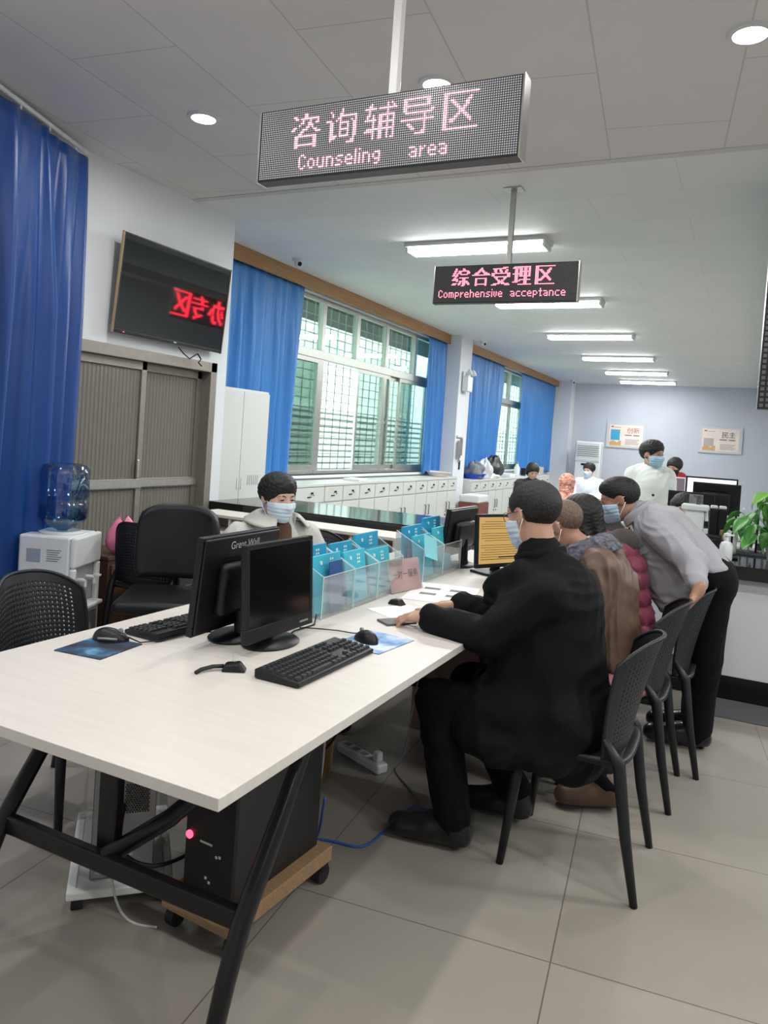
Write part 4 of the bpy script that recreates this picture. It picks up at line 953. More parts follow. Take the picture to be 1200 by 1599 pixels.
# ------------------------------------------------------------------ ceiling cameras, pillar fittings
def dome(label, x, y):
    t = thing('security_camera', label, 'camera', (x, y, CEIL), 0, 'small dome cameras on the ceiling')
    obj('mount_ring', MB().lathe([(.02, -.03), (.055, -.03), (.06, -.02), (.06, 0), (.02, 0)], n=24), M_whitep, t, smooth='auto')
    obj('dome_eye', MB().ell((.015, -.01, -.05), (.045, .045, .045)), M_whitep, t, smooth=True)
    obj('lens_window', MB().ell((.038, -.028, -.058), (.024, .024, .024)), M_blackgl, t, smooth=True)
dome('white dome camera on the ceiling above the nearer window curtain', -4.16, 6.35); dome('white dome camera on the ceiling just past the pillar', -4.10, 11.95); dome('white dome camera in the ceiling corner by the back wall', -4.02, 18.6)
em = thing('emergency_light', 'white twin-spot emergency light high on the pillar', 'emergency light', (-4.17, 11.53, 2.45))
obj('light_body', MB().box((0, 0, -.06), (.10, .22, .24)), M_whitep, em, bevel=.01)
for s in (-1, 1):
    h_ = obj('lamp_head', MB().lathe([(.03, 0), (.055, .05), (.055, .07), (.01, .07)], (.02, s*.09, .10), 18, Matrix.Rotation(math.radians(60), 3, 'Y')), M_whitep, em, smooth='auto')
    obj('lamp_lens', MB().lathe([(.01, .0705), (.05, .0705), (.05, .074), (.01, .074)], (.02, s*.09, .10), 18, Matrix.Rotation(math.radians(60), 3, 'Y')), M_lgrey, h_)
hl = thing('key_rack', 'grey bunch of hanging clips on the pillar below the emergency light', 'rack', (-4.235, 11.50, 1.40))
rk = MB(); rd = random.Random(3)
for k in range(7): rk.box((.02, -.10+.033*k, -.06+rd.uniform(-.05, .05)), (.025, .02, .30+rd.uniform(-.1, .06)))
obj('hanging_clips', rk, M_greyp, hl, bevel=.004); obj('rack_rail', MB().box((.012, 0, .14), (.024, .26, .03)), M_lgrey, hl)
tag(obj('wall_switch', MB().box((.008, 0, 0), (.016, .05, .15)), M_blackgl, loc=(-4.238, 11.58, 1.08), bevel=.003), 'slim black switch plate low on the pillar', 'switch')

# ------------------------------------------------------------------ back wall: air conditioner, framed boards
ac = thing('air_conditioner', 'white floor standing air conditioner in the back corner', 'air conditioner', (-3.52, 18.75, 0))
obj('cabinet', MB().span((-.30, -.18, 0), (.30, .20, 1.68)), M_whitep, ac, bevel=.03, seg=3)
obj('upper_panel', MB().span((-.285, -.19, 1.22), (.285, -.178, 1.64)), M_lgrey, ac, bevel=.01)
for k in range(6): obj('louvre', MB().box((0, -.193, 1.33+.048*k), (.50, .012, .016)), M_greyp, ac)
obj('display', MB().box((-.02, -.186, 1.12), (.24, .012, .05)), M_blackgl, ac); obj('badge', MB().box((-.08, -.184, .72), (.12, .008, .015)), M_greyp, ac)
obj('front_seam', MB().box((0, -.183, 1.19), (.58, .006, .008)), M_greyp, ac)
def board(label, x, z, chars, col, paint):
    t = thing('framed_board', label, 'poster', (x, YB-.03, z), 0, 'framed boards on the back wall')
    obj('acrylic_frame', MB().span((-.47, -.004, -.31), (.47, .02, .31)), mat('board_backing', (.55, .57, .60), .25), t, bevel=.004)
    obj('printed_sheet', MB().span((-.40, -.007, -.26), (.40, -.003, .26)), mat('board_print_paper', (.78, .68, .62), .5, noise=.08, nscale=4), t)
    obj('artwork', MB().span((-.36, -.0095, paint[1]), (-.14, -.0065, paint[2])), paint[0], t)
    obj('artwork_base', MB().grid(lambda u, v: (-.38+.28*u, -.0102, -.25+(.07+.05*abs(math.sin(5*u)))*v), 16, 2), mat('ochre_print', (.62, .36, .16), .6), t)
    lt = MB()
    for k in range(5): lt.span((.0, -.0095, -.10-.028*k), (.33-.03*(k % 3), -.0065, -.092-.028*k))
    lt.span((-.02, -.0095, .0), (.14, -.0065, .025)); lt.span((.18, -.0095, .0), (.32, -.0065, .025))
    obj('small_print', lt, M_greyink, t)
    obj('header_print', MB().span((-.36, -.0095, .20), (-.30, -.0065, .225)).span((-.28, -.0095, .195), (-.12, -.0065, .203)), M_red, t)
    obj('large_characters', text_mb(chars, .15, lambda a, b: (.17+a, -.0098, .12+b)), col, t)
board('framed board with red characters and a blue picture on the back wall', -2.78, 1.89, '创新', M_red, (mat('blue_print', (.05, .36, .55), .5), -.12, .14))
board('framed board with dark characters, farther right on the back wall', -.64, 1.91, '民主', M_ink, (mat('grey_print', (.45, .40, .38), .6), -.15, .04))
for xx, lb in ((-2.78, 'left'), (-.64, 'right')): pass

# ------------------------------------------------------------------ things on the right-hand counter
CZ = .836
sd = thing('sanitizer_stand', 'white upright hand sanitizer dispenser on the black counter', 'dispenser', (-.30, 5.50, CZ))
obj('stand_foot', MB().box((0, 0, .012), (.15, .15, .024)), M_whitep, sd, bevel=.006)
obj('column', MB().add([(-.055, -.05, .024), (.055, -.05, .024), (.055, .05, .024), (-.055, .05, .024), (-.06, -.055, .27), (.06, -.055, .27), (.06, .055, .27), (-.06, .055, .27)], [(0,3,2,1),(4,5,6,7),(0,1,5,4),(1,2,6,5),(2,3,7,6),(3,0,4,7)]), M_whitep, sd, bevel=.008)
obj('head', MB().box((0, -.01, .285), (.17, .13, .04)), M_whitep, sd, bevel=.012, seg=3)
obj('nozzle', MB().cyl((.07, -.02, .27), (.075, -.02, .20), .012, 10), M_whitep, sd, smooth='auto')
obj('clear_cartridge', MB().box((0, 0, .335), (.085, .07, .07)), M_clear, sd, bevel=.006); obj('cartridge_core', MB().cyl((.015, 0, .305), (.015, 0, .365), .012, 10), M_dark, sd, smooth='auto')
monitor('wide black monitor back turned behind the person with the black mask', (-.415, 6.92, .755), math.radians(86), .37, .28, .13, 'monitors on the desks beyond the counter')
monitor('small white-framed screen leaning low on the counter', (-.40, 5.32, CZ), math.radians(-75), .26, .18, .012, 'monitors on the service counter', tilt=14, screen=emis('grey_lit_screen', (.30, .40, .42), .35), bm=M_whitep, bb=.018)
monitor('monitor with a bright white page, standing highest on the far desk', (-.30, 7.80, .78), math.radians(-82), .46, .30, .20, 'monitors on the desks beyond the counter', screen=emis('white_lit_page', (.85, .92, 1.0), 1.1), bb=.02)
monitor('black monitor back turned below the white page', (-.24, 7.45, .78), math.radians(86), .40, .28, .18, 'monitors on the desks beyond the counter')
monitor('pale framed monitor seen in front of the person with the red collar', (-.86, 9.8, .78), math.radians(-70), .42, .36, .07, 'monitors on the desks beyond the counter', screen=emis('mauve_dim_screen', (.22, .18, .22), .5), bm=M_lgrey, bb=.03)
def speaker(label, loc):
    t = thing('computer_speaker', label, 'speaker', loc, .1, 'slim black speakers on the counter')
    obj('speaker_box', MB().box((0, 0, .14), (.055, .07, .28)), M_dark, t, bevel=.005); obj('silver_cap', MB().box((0, 0, .29), (.045, .06, .02)), M_lgrey, t, bevel=.006)
speaker('left one of the two slim black speakers right of the sanitizer', (-.19, 5.66, CZ)); speaker('right one of the two slim black speakers, beside the document trays', (-.135, 5.67, CZ))
tag(obj('black_box', MB().box((0, 0, .055), (.15, .12, .11)), M_dark, loc=(-.20, 5.50, CZ), bevel=.006), 'black box at the foot of the two slim speakers', 'box')
kb = thing('card_reader', 'white flat card reader lying on the counter beside the sanitizer', 'card reader', (-.16, 5.36, CZ), .2)
obj('reader_body', MB().box((0, 0, .015), (.20, .12, .03)), M_whitep, kb, bevel=.008); obj('reader_slot', MB().box((0, .01, .0305), (.12, .008, .002)), M_dark, kb)
tag(obj('brown_box', MB().box((0, 0, .07), (.10, .10, .14)), M_carton, loc=(-.09, 5.62, CZ+.001), bevel=.004), 'small brown box between speakers and trays', 'box')
tag(lump('paper_bundle', 'white crumpled tissue standing on the counter near the trays', 'tissue', (-.07, 5.50, CZ), (.045, .045, .10), M_paper, 21, .8, .12), 'white crumpled tissue standing on the counter near the trays', 'tissue')
cup = thing('sanitizer_bottle', 'clear white pump bottle on the counter edge', 'bottle', (-.085, 5.10, CZ))
obj('bottle_body', MB().lathe([(.035, 0), (.038, .01), (.038, .09), (.03, .11), (.012, .12)], n=20), M_whitep, cup, smooth='auto'); obj('pump_head', MB().lathe([(.012, .12), (.012, .15), (.02, .152), (.02, .165), (.006, .17)], n=16).box((.02, 0, .158), (.04, .012, .01)), M_whitep, cup, smooth='auto')
cam2 = thing('document_camera', 'black webcam on a thin stand on the counter', 'camera', (-.06, 5.25, CZ))
obj('camera_foot', MB().box((0, 0, .006), (.09, .09, .012)), M_dark, cam2, bevel=.003); obj('camera_arm', MB().tube([(0, .03, .012), (0, .03, .15), (.01, .0, .19)], .006, 8), M_dark, cam2, smooth=True); obj('camera_head', MB().ell((.01, -.01, .19), (.03, .035, .022)), M_dark, cam2, smooth=True)
cord('counter_cord', 'black cord arching over the counter top', [(-.28, 5.16, CZ+.004), (-.24, 5.14, CZ+.08), (-.17, 5.16, CZ+.11), (-.10, 5.22, CZ+.10), (-.06, 5.26, CZ+.01)], .005, M_cord)
tr = thing('document_tray', 'grey upright document dividers on the counter behind the plant', 'document tray', (.05, 5.64, CZ))
for k in range(6): obj('divider', MB().box((-.10+.045*k, 0, .13+.02*(k % 2)), (.012, .16, .26+.04*(k % 2))), M_lgrey if k % 3 else M_dark, tr, bevel=.002)
obj('tray_base', MB().box((.01, 0, .008), (.27, .18, .016)), M_greyp, tr)
# potted plant at the right edge
pl = thing('potted_plant', 'bushy green potted plant at the right end of the counter in view', 'plant', (.21, 5.36, CZ))
obj('pot', MB().lathe([(.06, 0), (.085, .13), (.09, .13), (.09, .145), (.078, .145), (.07, .10)], n=24), M_whitep, pl, smooth='auto'); obj('soil', MB().lathe([(.01, .118), (.076, .118), (.076, .122), (.01, .124)], n=20), M_brown, pl)
M_leaf = mat('leaf_green', (.07, .25, .045), .4, noise=.25, nscale=14); M_leaf2 = mat('leaf_light_green', (.17, .40, .07), .4, noise=.2, nscale=14)
rd = random.Random(17)
for k in range(70):
    a = rd.uniform(0, 2*PI); el_ = rd.uniform(-.45, 1.3); r = rd.uniform(.13, .25); s = rd.uniform(.05, .088)
    c = Vector((math.cos(a)*math.cos(el_)*r, math.sin(a)*math.cos(el_)*r, .22+math.sin(el_)*r*.95))
    q = Matrix.Rotation(a, 3, 'Z') @ Matrix.Rotation(rd.uniform(.2, 1.2), 3, 'Y') @ Matrix.Rotation(rd.uniform(-.5, .5), 3, 'X')
    def lf(u, v, q=q, c=c, s=s):
        x = (v-.0)*s*1.7; wv = s*.72*(math.sin(PI*min(v*1.02, 1))**.65)*(1-.35*v)
        y = (2*u-1)*wv; z = -.35*s*v*v*1.6+.25*abs(y)
        return tuple(q@Vector((x, y, z))+c)
    lo = obj('leaf', MB().grid(lf, 6, 8), M_leaf if k % 3 else M_leaf2, pl, smooth=True, solid=.001)
    obj('leaf_stalk', MB().tube([(0, 0, .12), tuple(c*.55+Vector((0, 0, .06))), tuple(c)], .0022, 5), M_leaf, lo, smooth=True)

# ------------------------------------------------------------------ desks beyond the counter
M_desk = mat('far_desk_laminate', (.50, .49, .48), .5)
def desk(label, loc, rz, w_, d_, h):
    t = thing('office_desk', label, 'desk', loc, rz, 'office desks beyond the counter')
    obj('desktop', MB().box((0, 0, h-.015), (w_, d_, .03)), M_desk, t, bevel=.003)
    for s in (-1, 1): obj('side_panel', MB().box((s*(w_/2-.02), 0, (h-.03)/2), (.03, d_-.05, h-.03)), M_desk, t)
    obj('modesty_panel', MB().box((0, d_/2-.05, h/2), (w_-.06, .02, h-.1)), M_greyp, t)
desk('grey office desk beyond the counter carrying the pale framed monitor', (-1.0, 9.8, 0), 0, 1.4, .7, .78)
desk('desk right behind the person with the black mask', (-.35, 7.0, 0), 0, .9, .4, .755)
desk('grey office desk with the bright white page monitor', (.1, 7.66, 0), 0, 1.5, .7, .78)
desk('office desk in front of the air conditioner corner', (-2.35, 11.72, 0), 0, 1.0, .6, .76)
fl_ = thing('file_shelf', 'grey shelf of upright files along the right behind the counter', 'shelf', (.46, 6.62, 0))
obj('shelf_case', MB().span((-.30, -.15, 0), (.30, .15, .80)), M_lgrey, fl_)
for k in range(8):
    tag(obj('lever_file', MB().span((-.02, -.13, 0), (.02, .12, .33)), M_lgrey if k % 3 else M_greyp, loc=(.20+.062*k, 6.62, .801), bevel=.003), 'one of the grey lever files standing in a row on the grey shelf', 'file', 'grey lever files on the shelf')
def task_chair(label, loc, rz):
    t = thing('task_chair', label, 'office chair', loc, rz, 'black office chairs beyond the counter')
    obj('backrest', MB().grid(lambda u, v: (-.22+.05*(2*u-1)**2-.04*v, (2*u-1)*.23*(1-.1*abs(2*v-1)**3), .55+.50*v), 12, 10), M_dark, t, smooth=True, solid=.05)
    obj('seat', MB().box((0, 0, .46), (.48, .48, .07)), M_dark, t, bevel=.03)
    obj('gas_column', MB().cyl((0, 0, .05), (0, 0, .43), .025), M_blktube, t)
    b = MB()
    for k in range(5): b.tube([(0, 0, .08), (.26*math.cos(1.257*k), .26*math.sin(1.257*k), .03)], [.022, .02], 8)
    obj('star_base', b, M_blktube, t)
task_chair('black office chair of the person with the red collar', (-.80, 10.75, 0), math.radians(-110))

# ------------------------------------------------------------------ people: blended solid shapes turned into one smooth surface
V = lambda *a: np.array(a, float)
def unit(v): v = np.asarray(v, float); return v/np.linalg.norm(v)
class Solid:
    def __init__(s, lo, hi, h):
        s.lo = np.array(lo, float); s.h = h; n = np.ceil((np.array(hi)-s.lo)/h).astype(int)+2; s.n = n
        s.f = np.full(n, .5, np.float32)
        s.ax = [(s.lo[i]+h*np.arange(n[i])).astype(np.float32) for i in range(3)]
    def reg(s, lo, hi):
        sl = []
        for i in range(3):
            a = int(np.floor((lo[i]-s.lo[i])/s.h)); b = int(np.ceil((hi[i]-s.lo[i])/s.h))+1
            sl.append(slice(max(a, 0), max(min(b, s.n[i]), 0)))
        sl = tuple(sl)
        return sl, s.ax[0][sl[0]][:, None, None], s.ax[1][sl[1]][None, :, None], s.ax[2][sl[2]][None, None, :]
    def _mix(s, sl, d, k):
        c = s.f[sl]
        if c.size == 0: return
        if k <= 0: s.f[sl] = np.minimum(c, d); return
        t = np.clip(.5+.5*(c-d)/k, 0, 1); s.f[sl] = c+(d-c)*t-k*t*(1-t)
    def cone(s, a, b, ra, rb=None, k=.02, flat=None):
        a = np.asarray(a, float); b = np.asarray(b, float); rb = ra if rb is None else rb
        m = max(ra, rb)+k+3*s.h
        sl, x, y, z = s.reg(np.minimum(a, b)-m, np.maximum(a, b)+m)
        d = b-a; L = max(float(d@d), 1e-9)
        px, py, pz = x-a[0], y-a[1], z-a[2]
        t = np.clip((px*d[0]+py*d[1]+pz*d[2])/L, 0, 1)
        qx, qy, qz = px-t*d[0], py-t*d[1], pz-t*d[2]
        sc_ = 1.0
        if flat is not None:
            wv, fs = flat; wv = unit(wv); q = qx*wv[0]+qy*wv[1]+qz*wv[2]; g = (1/fs-1)
            qx = qx+q*g*wv[0]; qy = qy+q*g*wv[1]; qz = qz+q*g*wv[2]; sc_ = min(1.0, fs*1.15)
        s._mix(sl, (np.sqrt(qx*qx+qy*qy+qz*qz)-(ra+(rb-ra)*t))*sc_, k); return s
    def chain(s, pts, rs, k=.02, flat=None):
        for i in range(len(pts)-1): s.cone(pts[i], pts[i+1], rs[i], rs[i+1], k, flat)
        return s
    def slab(s, poly, yc, half, rnd=.05, k=.03):
        """rounded slab: a profile in X-Z, thickened along Y"""
        p = np.array(poly, float); m = k+3*s.h
        sl, x, y, z = s.reg([p[:, 0].min()-m, yc-half-m, p[:, 1].min()-m], [p[:, 0].max()+m, yc+half+m, p[:, 1].max()+m])
        X2, Z2 = np.broadcast_arrays(x[:, 0, :], z[:, 0, :]); d = np.full(X2.shape, 1e9); sg = np.ones(X2.shape); n = len(p)
        for i in range(n):
            a, b = p[i], p[i-1]; e = b-a; wx, wz = X2-a[0], Z2-a[1]
            t = np.clip((wx*e[0]+wz*e[1])/(e@e), 0, 1); d = np.minimum(d, (wx-e[0]*t)**2+(wz-e[1]*t)**2)
            c1, c2, c3 = Z2 >= a[1], Z2 < b[1], e[0]*wz > e[1]*wx
            sg = np.where((c1 & c2 & c3) | (~c1 & ~c2 & ~c3), -sg, sg)
        d2 = (sg*np.sqrt(d)+rnd)[:, None, :]; dy = np.abs(y-yc)-half+rnd
        dd = np.minimum(np.maximum(d2, dy), 0)+np.sqrt(np.maximum(d2, 0)**2+np.maximum(dy, 0)**2)-rnd
        s._mix(sl, dd.astype(np.float32), k); return s
    def _ell(s, c, r, R, pad):
        m = max(r)+pad+3*s.h; c = np.asarray(c, float)
        sl, x, y, z = s.reg(c-m, c+m); px, py, pz = x-c[0], y-c[1], z-c[2]
        R = np.eye(3) if R is None else R      # columns = axes
        k0 = 0; k1 = 0
        for i in range(3):
            q = px*R[0, i]+py*R[1, i]+pz*R[2, i]; k0 = k0+(q/r[i])**2; k1 = k1+(q/r[i]**2)**2
        k0 = np.sqrt(k0); k1 = np.sqrt(k1)+1e-9
        return sl, k0*(k0-1)/k1
    def ell(s, c, r, R=None, k=.02):
        sl, d = s._ell(c, r, R, k); s._mix(sl, d, k); return s
    def cut_ell(s, c, r, R=None, k=.01):
        sl, d = s._ell(c, r, R, k); cur = s.f[sl]; d = -d
        t = np.clip(.5-.5*(cur-d)/k, 0, 1); s.f[sl] = cur+(d-cur)*t+k*t*(1-t); return s
    def keep(s, n, p, k=.008):
        """keep the side the normal points away from"""
        n = unit(n); d = s.ax[0][:, None, None]*n[0]+s.ax[1][None, :, None]*n[1]+s.ax[2][None, None, :]*n[2]-float(np.dot(n, p))
        t = np.clip(.5-.5*(s.f-d)/k, 0, 1); s.f = (s.f+(d-s.f)*t+k*t*(1-t)).astype(np.float32); return s
    def offset(s, r): s.f = s.f-r; return s
    def surface(s):
        f = s.f; ins = f < 0
        c = np.zeros(tuple(n-1 for n in f.shape), np.int8)
        offs = [(i, j, k) for i in (0, 1) for j in (0, 1) for k in (0, 1)]
        n0, n1, n2 = f.shape
        sub = lambda a, o: a[o[0]:n0-1+o[0], o[1]:n1-1+o[1], o[2]:n2-1+o[2]]
        for o in offs: c += sub(ins, o)
        act = np.argwhere((c > 0) & (c < 8))
        val = np.stack([f[act[:, 0]+o[0], act[:, 1]+o[1], act[:, 2]+o[2]] for o in offs], 1)
        pos = np.zeros((len(act), 3)); cnt = np.zeros(len(act))
        for a in range(8):
            for b in range(a+1, 8):
                oa, ob_ = np.array(offs[a]), np.array(offs[b])
                if np.abs(oa-ob_).sum() != 1: continue
                va, vb = val[:, a], val[:, b]; m = (va < 0) != (vb < 0)
                t = np.where(m, va/np.where(np.abs(va-vb) < 1e-9, 1, va-vb), 0)
                pos += np.where(m[:, None], oa+(ob_-oa)*t[:, None], 0); cnt += m
        pos = act+pos/cnt[:, None]
        idx = np.full(c.shape, -1, np.int32); idx[act[:, 0], act[:, 1], act[:, 2]] = np.arange(len(act))
        quads = []
        for ax in range(3):
            sl0 = [slice(None)]*3; sl1 = [slice(None)]*3; sl0[ax] = slice(0, -1); sl1[ax] = slice(1, None)
            a, b = ins[tuple(sl0)], ins[tuple(sl1)]
            e = np.argwhere(a != b); u, v = [(1, 2), (2, 0), (0, 1)][ax]
            e = e[(e[:, u] > 0) & (e[:, v] > 0) & (e[:, u] < f.shape[u]-1) & (e[:, v] < f.shape[v]-1)]
            du = np.zeros(3, int); dv = np.zeros(3, int); du[u] = 1; dv[v] = 1
            q = np.stack([idx[tuple((e-du-dv).T)], idx[tuple((e-dv).T)], idx[tuple(e.T)], idx[tuple((e-du).T)]], 1)
            fl = a[tuple(e.T)]; q[~fl] = q[~fl][:, ::-1]; quads.append(q)
        q = np.concatenate(quads); q = q[(q >= 0).all(1)]
        return s.lo+pos*s.h, q
def smooth_pts(P, Q, it=1, lam=.5):
    for _ in range(it):
        acc = np.zeros_like(P); n = np.zeros(len(P))
        for i in range(4):
            a, b = Q[:, i], Q[:, (i+1) % 4]
            np.add.at(acc, a, P[b]); np.add.at(n, a, 1); np.add.at(acc, b, P[a]); np.add.at(n, b, 1)
        P = P+(acc/np.maximum(n, 1)[:, None]-P)*lam
    return P
def wrinkle(P, amp, fr, seed):
    r = np.random.RandomState(seed); out = np.zeros(len(P))
    wpx = P+.035*np.stack([np.sin(P@(r.randn(3)*fr*.5)+r.rand()*6) for _ in range(3)], 1)
    for k in range(4):
        d = unit(r.randn(3))*fr*(.7+.5*k)
        s_ = np.sin(wpx@d+r.rand()*6.28)
        out += (1-2*np.abs(s_))*(.9**k)*(.5+.5*np.sin(P@(r.randn(3)*fr*.35)+r.rand()*6))
    return out*amp*.5
def solid_obj(name, F, m, base, parent=None, it=1, wr=None, disp=None, label=None):
    P, Q = F.surface(); P = smooth_pts(P, Q, it)
    me = bpy.data.meshes.new(name)
    def fill(P):
        me.clear_geometry(); me.from_pydata((P-base).tolist(), [], Q.tolist())
    fill(P)
    if wr or disp:
        nr = np.zeros(len(P)*3); me.vertices.foreach_get('normal', nr) if hasattr(me.vertices[0], 'normal') else None
        nr = nr.reshape(-1, 3); d = np.zeros(len(P))
        if wr: d += wrinkle(P, *wr)
        if disp: d += disp(P)
        P = P+nr*d[:, None]; fill(P)
    me.materials.append(m); me.polygons.foreach_set('use_smooth', [True]*len(me.polygons)); me.update()
    o = bpy.data.objects.new(name, me); C.objects.link(o)
    if parent is not None: o.parent = parent
    else: o.location = base
    if label: o['label'] = label
    return o

M_skin = mat('skin', (.50, .29, .205), .5, noise=.05, nscale=60, bump=.05, bscale=900)
M_skin2 = mat('skin_tan', (.36, .19, .125), .5, noise=.06, nscale=60, bump=.05, bscale=900)
M_skin3 = mat('skin_fair', (.60, .38, .29), .5, noise=.04, nscale=60)
def hair_mat(name, col, amt=.35): return mat(name, col, .55, noise=amt, nscale=160, bump=.7, bscale=330, stretch=(1, 1, .35))
M_hair = hair_mat('black_hair', (.010, .009, .009)); M_hairg = hair_mat('greying_black_hair', (.015, .0135, .0125), .8)
M_mask = mat('blue_mask', (.42, .62, .78), .7, bump=.1, bscale=700); M_maskp = mat('pale_blue_mask', (.60, .71, .82), .7, bump=.1, bscale=700); M_maskb = mat('black_mask', (.012, .012, .014), .7)
M_loop = mat('mask_loop', (.78, .80, .82), .6)
M_shoe = mat('black_leather', (.010, .010, .011), .28); M_sole = mat('sole_rubber', (.03, .028, .026), .6)
def cloth(name, col, rough=.85, sheen=.15, bump=.15, bscale=700, noise=.05): return mat(name, col, rough, sheen=sheen*.4, spec=.15, bump=bump, bscale=bscale, noise=noise, nscale=120)
def frame_of(fwd, up=(0, 0, 1)):
    f = unit(fwd); x = unit(np.cross(f, up)); u = np.cross(x, f); return x, f, u    # x = the person's right
class Head:
    def __init__(s, c, fwd, up=(0, 0, 1), k=1.0):
        s.c = np.asarray(c, float); s.x, s.f, s.u = frame_of(fwd, up); s.k = k; s.R = np.stack([s.x, s.f, s.u], 1)
    def p(s, x, y, z): return s.c+s.k*(x*s.x+y*s.f+z*s.u)
    def skull(s, F, grow=0.0, ears=True, detail=True):
        k = s.k; g = grow; E_ = lambda x, y, z, a, b, c, kk=.02: F.ell(s.p(x, y, z), (k*a+g, k*b+g, k*c+g), s.R, kk*k)
        E_(0, -.014, .035, .0765, .094, .079); E_(0, .022, -.005, .067, .070, .088, .03); E_(0, .026, -.068, .055, .061, .050, .03)
        E_(0, .066, -.100, .024, .020, .020, .025)
        for q in (-1, 1): E_(q*.043, .056, -.030, .026, .024, .024, .02)
        F.cone(s.p(0, .090, .006), s.p(0, .110, -.032), k*.0085+g, k*.0125+g, .012*k)
        for q in (-1, 1): F.ell(s.p(q*.011, .098, -.036), (k*.009+g,)*3, s.R, .006*k)
        F.cone(s.p(-.034, .080, .026), s.p(.034, .080, .026), k*.010+g, None, .014*k)
        if detail:
            for q in (-1, 1):
                F.cut_ell(s.p(q*.032, .094, .006), (k*.017, k*.011, k*.009), s.R, .012*k)
                F.ell(s.p(q*.032, .0785, .005), (k*.0135,)*3, s.R, .004*k)
            F.cone(s.p(-.020, .086, -.070), s.p(.020, .086, -.070), k*.0065+g, None, .008*k); F.cone(s.p(-.014, .086, -.079), s.p(.014, .086, -.079), k*.007+g, None, .006*k)
        if ears:
            for q in (-1, 1):
                R2 = np.stack([unit(s.x*1.0+s.f*(.35*q)), unit(s.f-s.x*.35*q), s.u], 1)
                F.ell(s.p(q*.078, -.008, -.004), (k*.008, k*.018, k*.031), R2, .006*k)
                F.cut_ell(s.p(q*.089, -.002, .0), (k*.006, k*.009, k*.016), R2, .005*k)
    def box(s, a=.17): return s.c-a*s.k, s.c+a*s.k
def add_hand(F, wr, fd, pn, side, curl=(.25, .35, .3), s=1.0, spread=.06, thumb=(.62, .70, -.05)):
    fd, pn, side = unit(fd), unit(pn), unit(side); wr = np.asarray(wr, float)
    offs = (.031, .0105, -.0105, -.030); lens = ((.043, .026, .021), (.047, .029, .022), (.043, .027, .021), (.033, .021, .018)); rad = (.0092, .0095, .0090, .0078)
    F.cone(wr-fd*.02, wr+fd*.03*s, .026*s, .028*s, .02, flat=(pn, .62))
    for i in range(4):
        kn = wr+fd*(.088-.006*abs(i-1))*s+side*offs[i]*s-pn*.002
        F.cone(wr+fd*.015*s+side*offs[i]*.55*s, kn, .0165*s, .0115*s, .014*s)
        d = unit(fd+side*spread*(1.5-i)*.8); p = kn; ang = 0
        for j in range(3):
            ang += curl[j]*(1+.12*i); q = p+(d*math.cos(ang)+pn*math.sin(ang))*lens[i][j]*s
            F.cone(p, q, rad[i]*s*(1-.09*j), rad[i]*s*(1-.09*(j+1)), .004); p = q
    p = wr+fd*.022*s+side*.020*s; d = unit(fd*thumb[0]+side*thumb[1]+pn*thumb[2])
    F.cone(wr+fd*.02*s, p+d*.042*s, .018*s, .0135*s, .014*s); p = p+d*.042*s
    for j in range(2):
        d = unit(d+fd*.28+pn*.10); q = p+d*(.034, .027)[j]*s; F.cone(p, q, (.0118, .0108)[j]*s, (.0108, .0088)[j]*s, .005); p = q
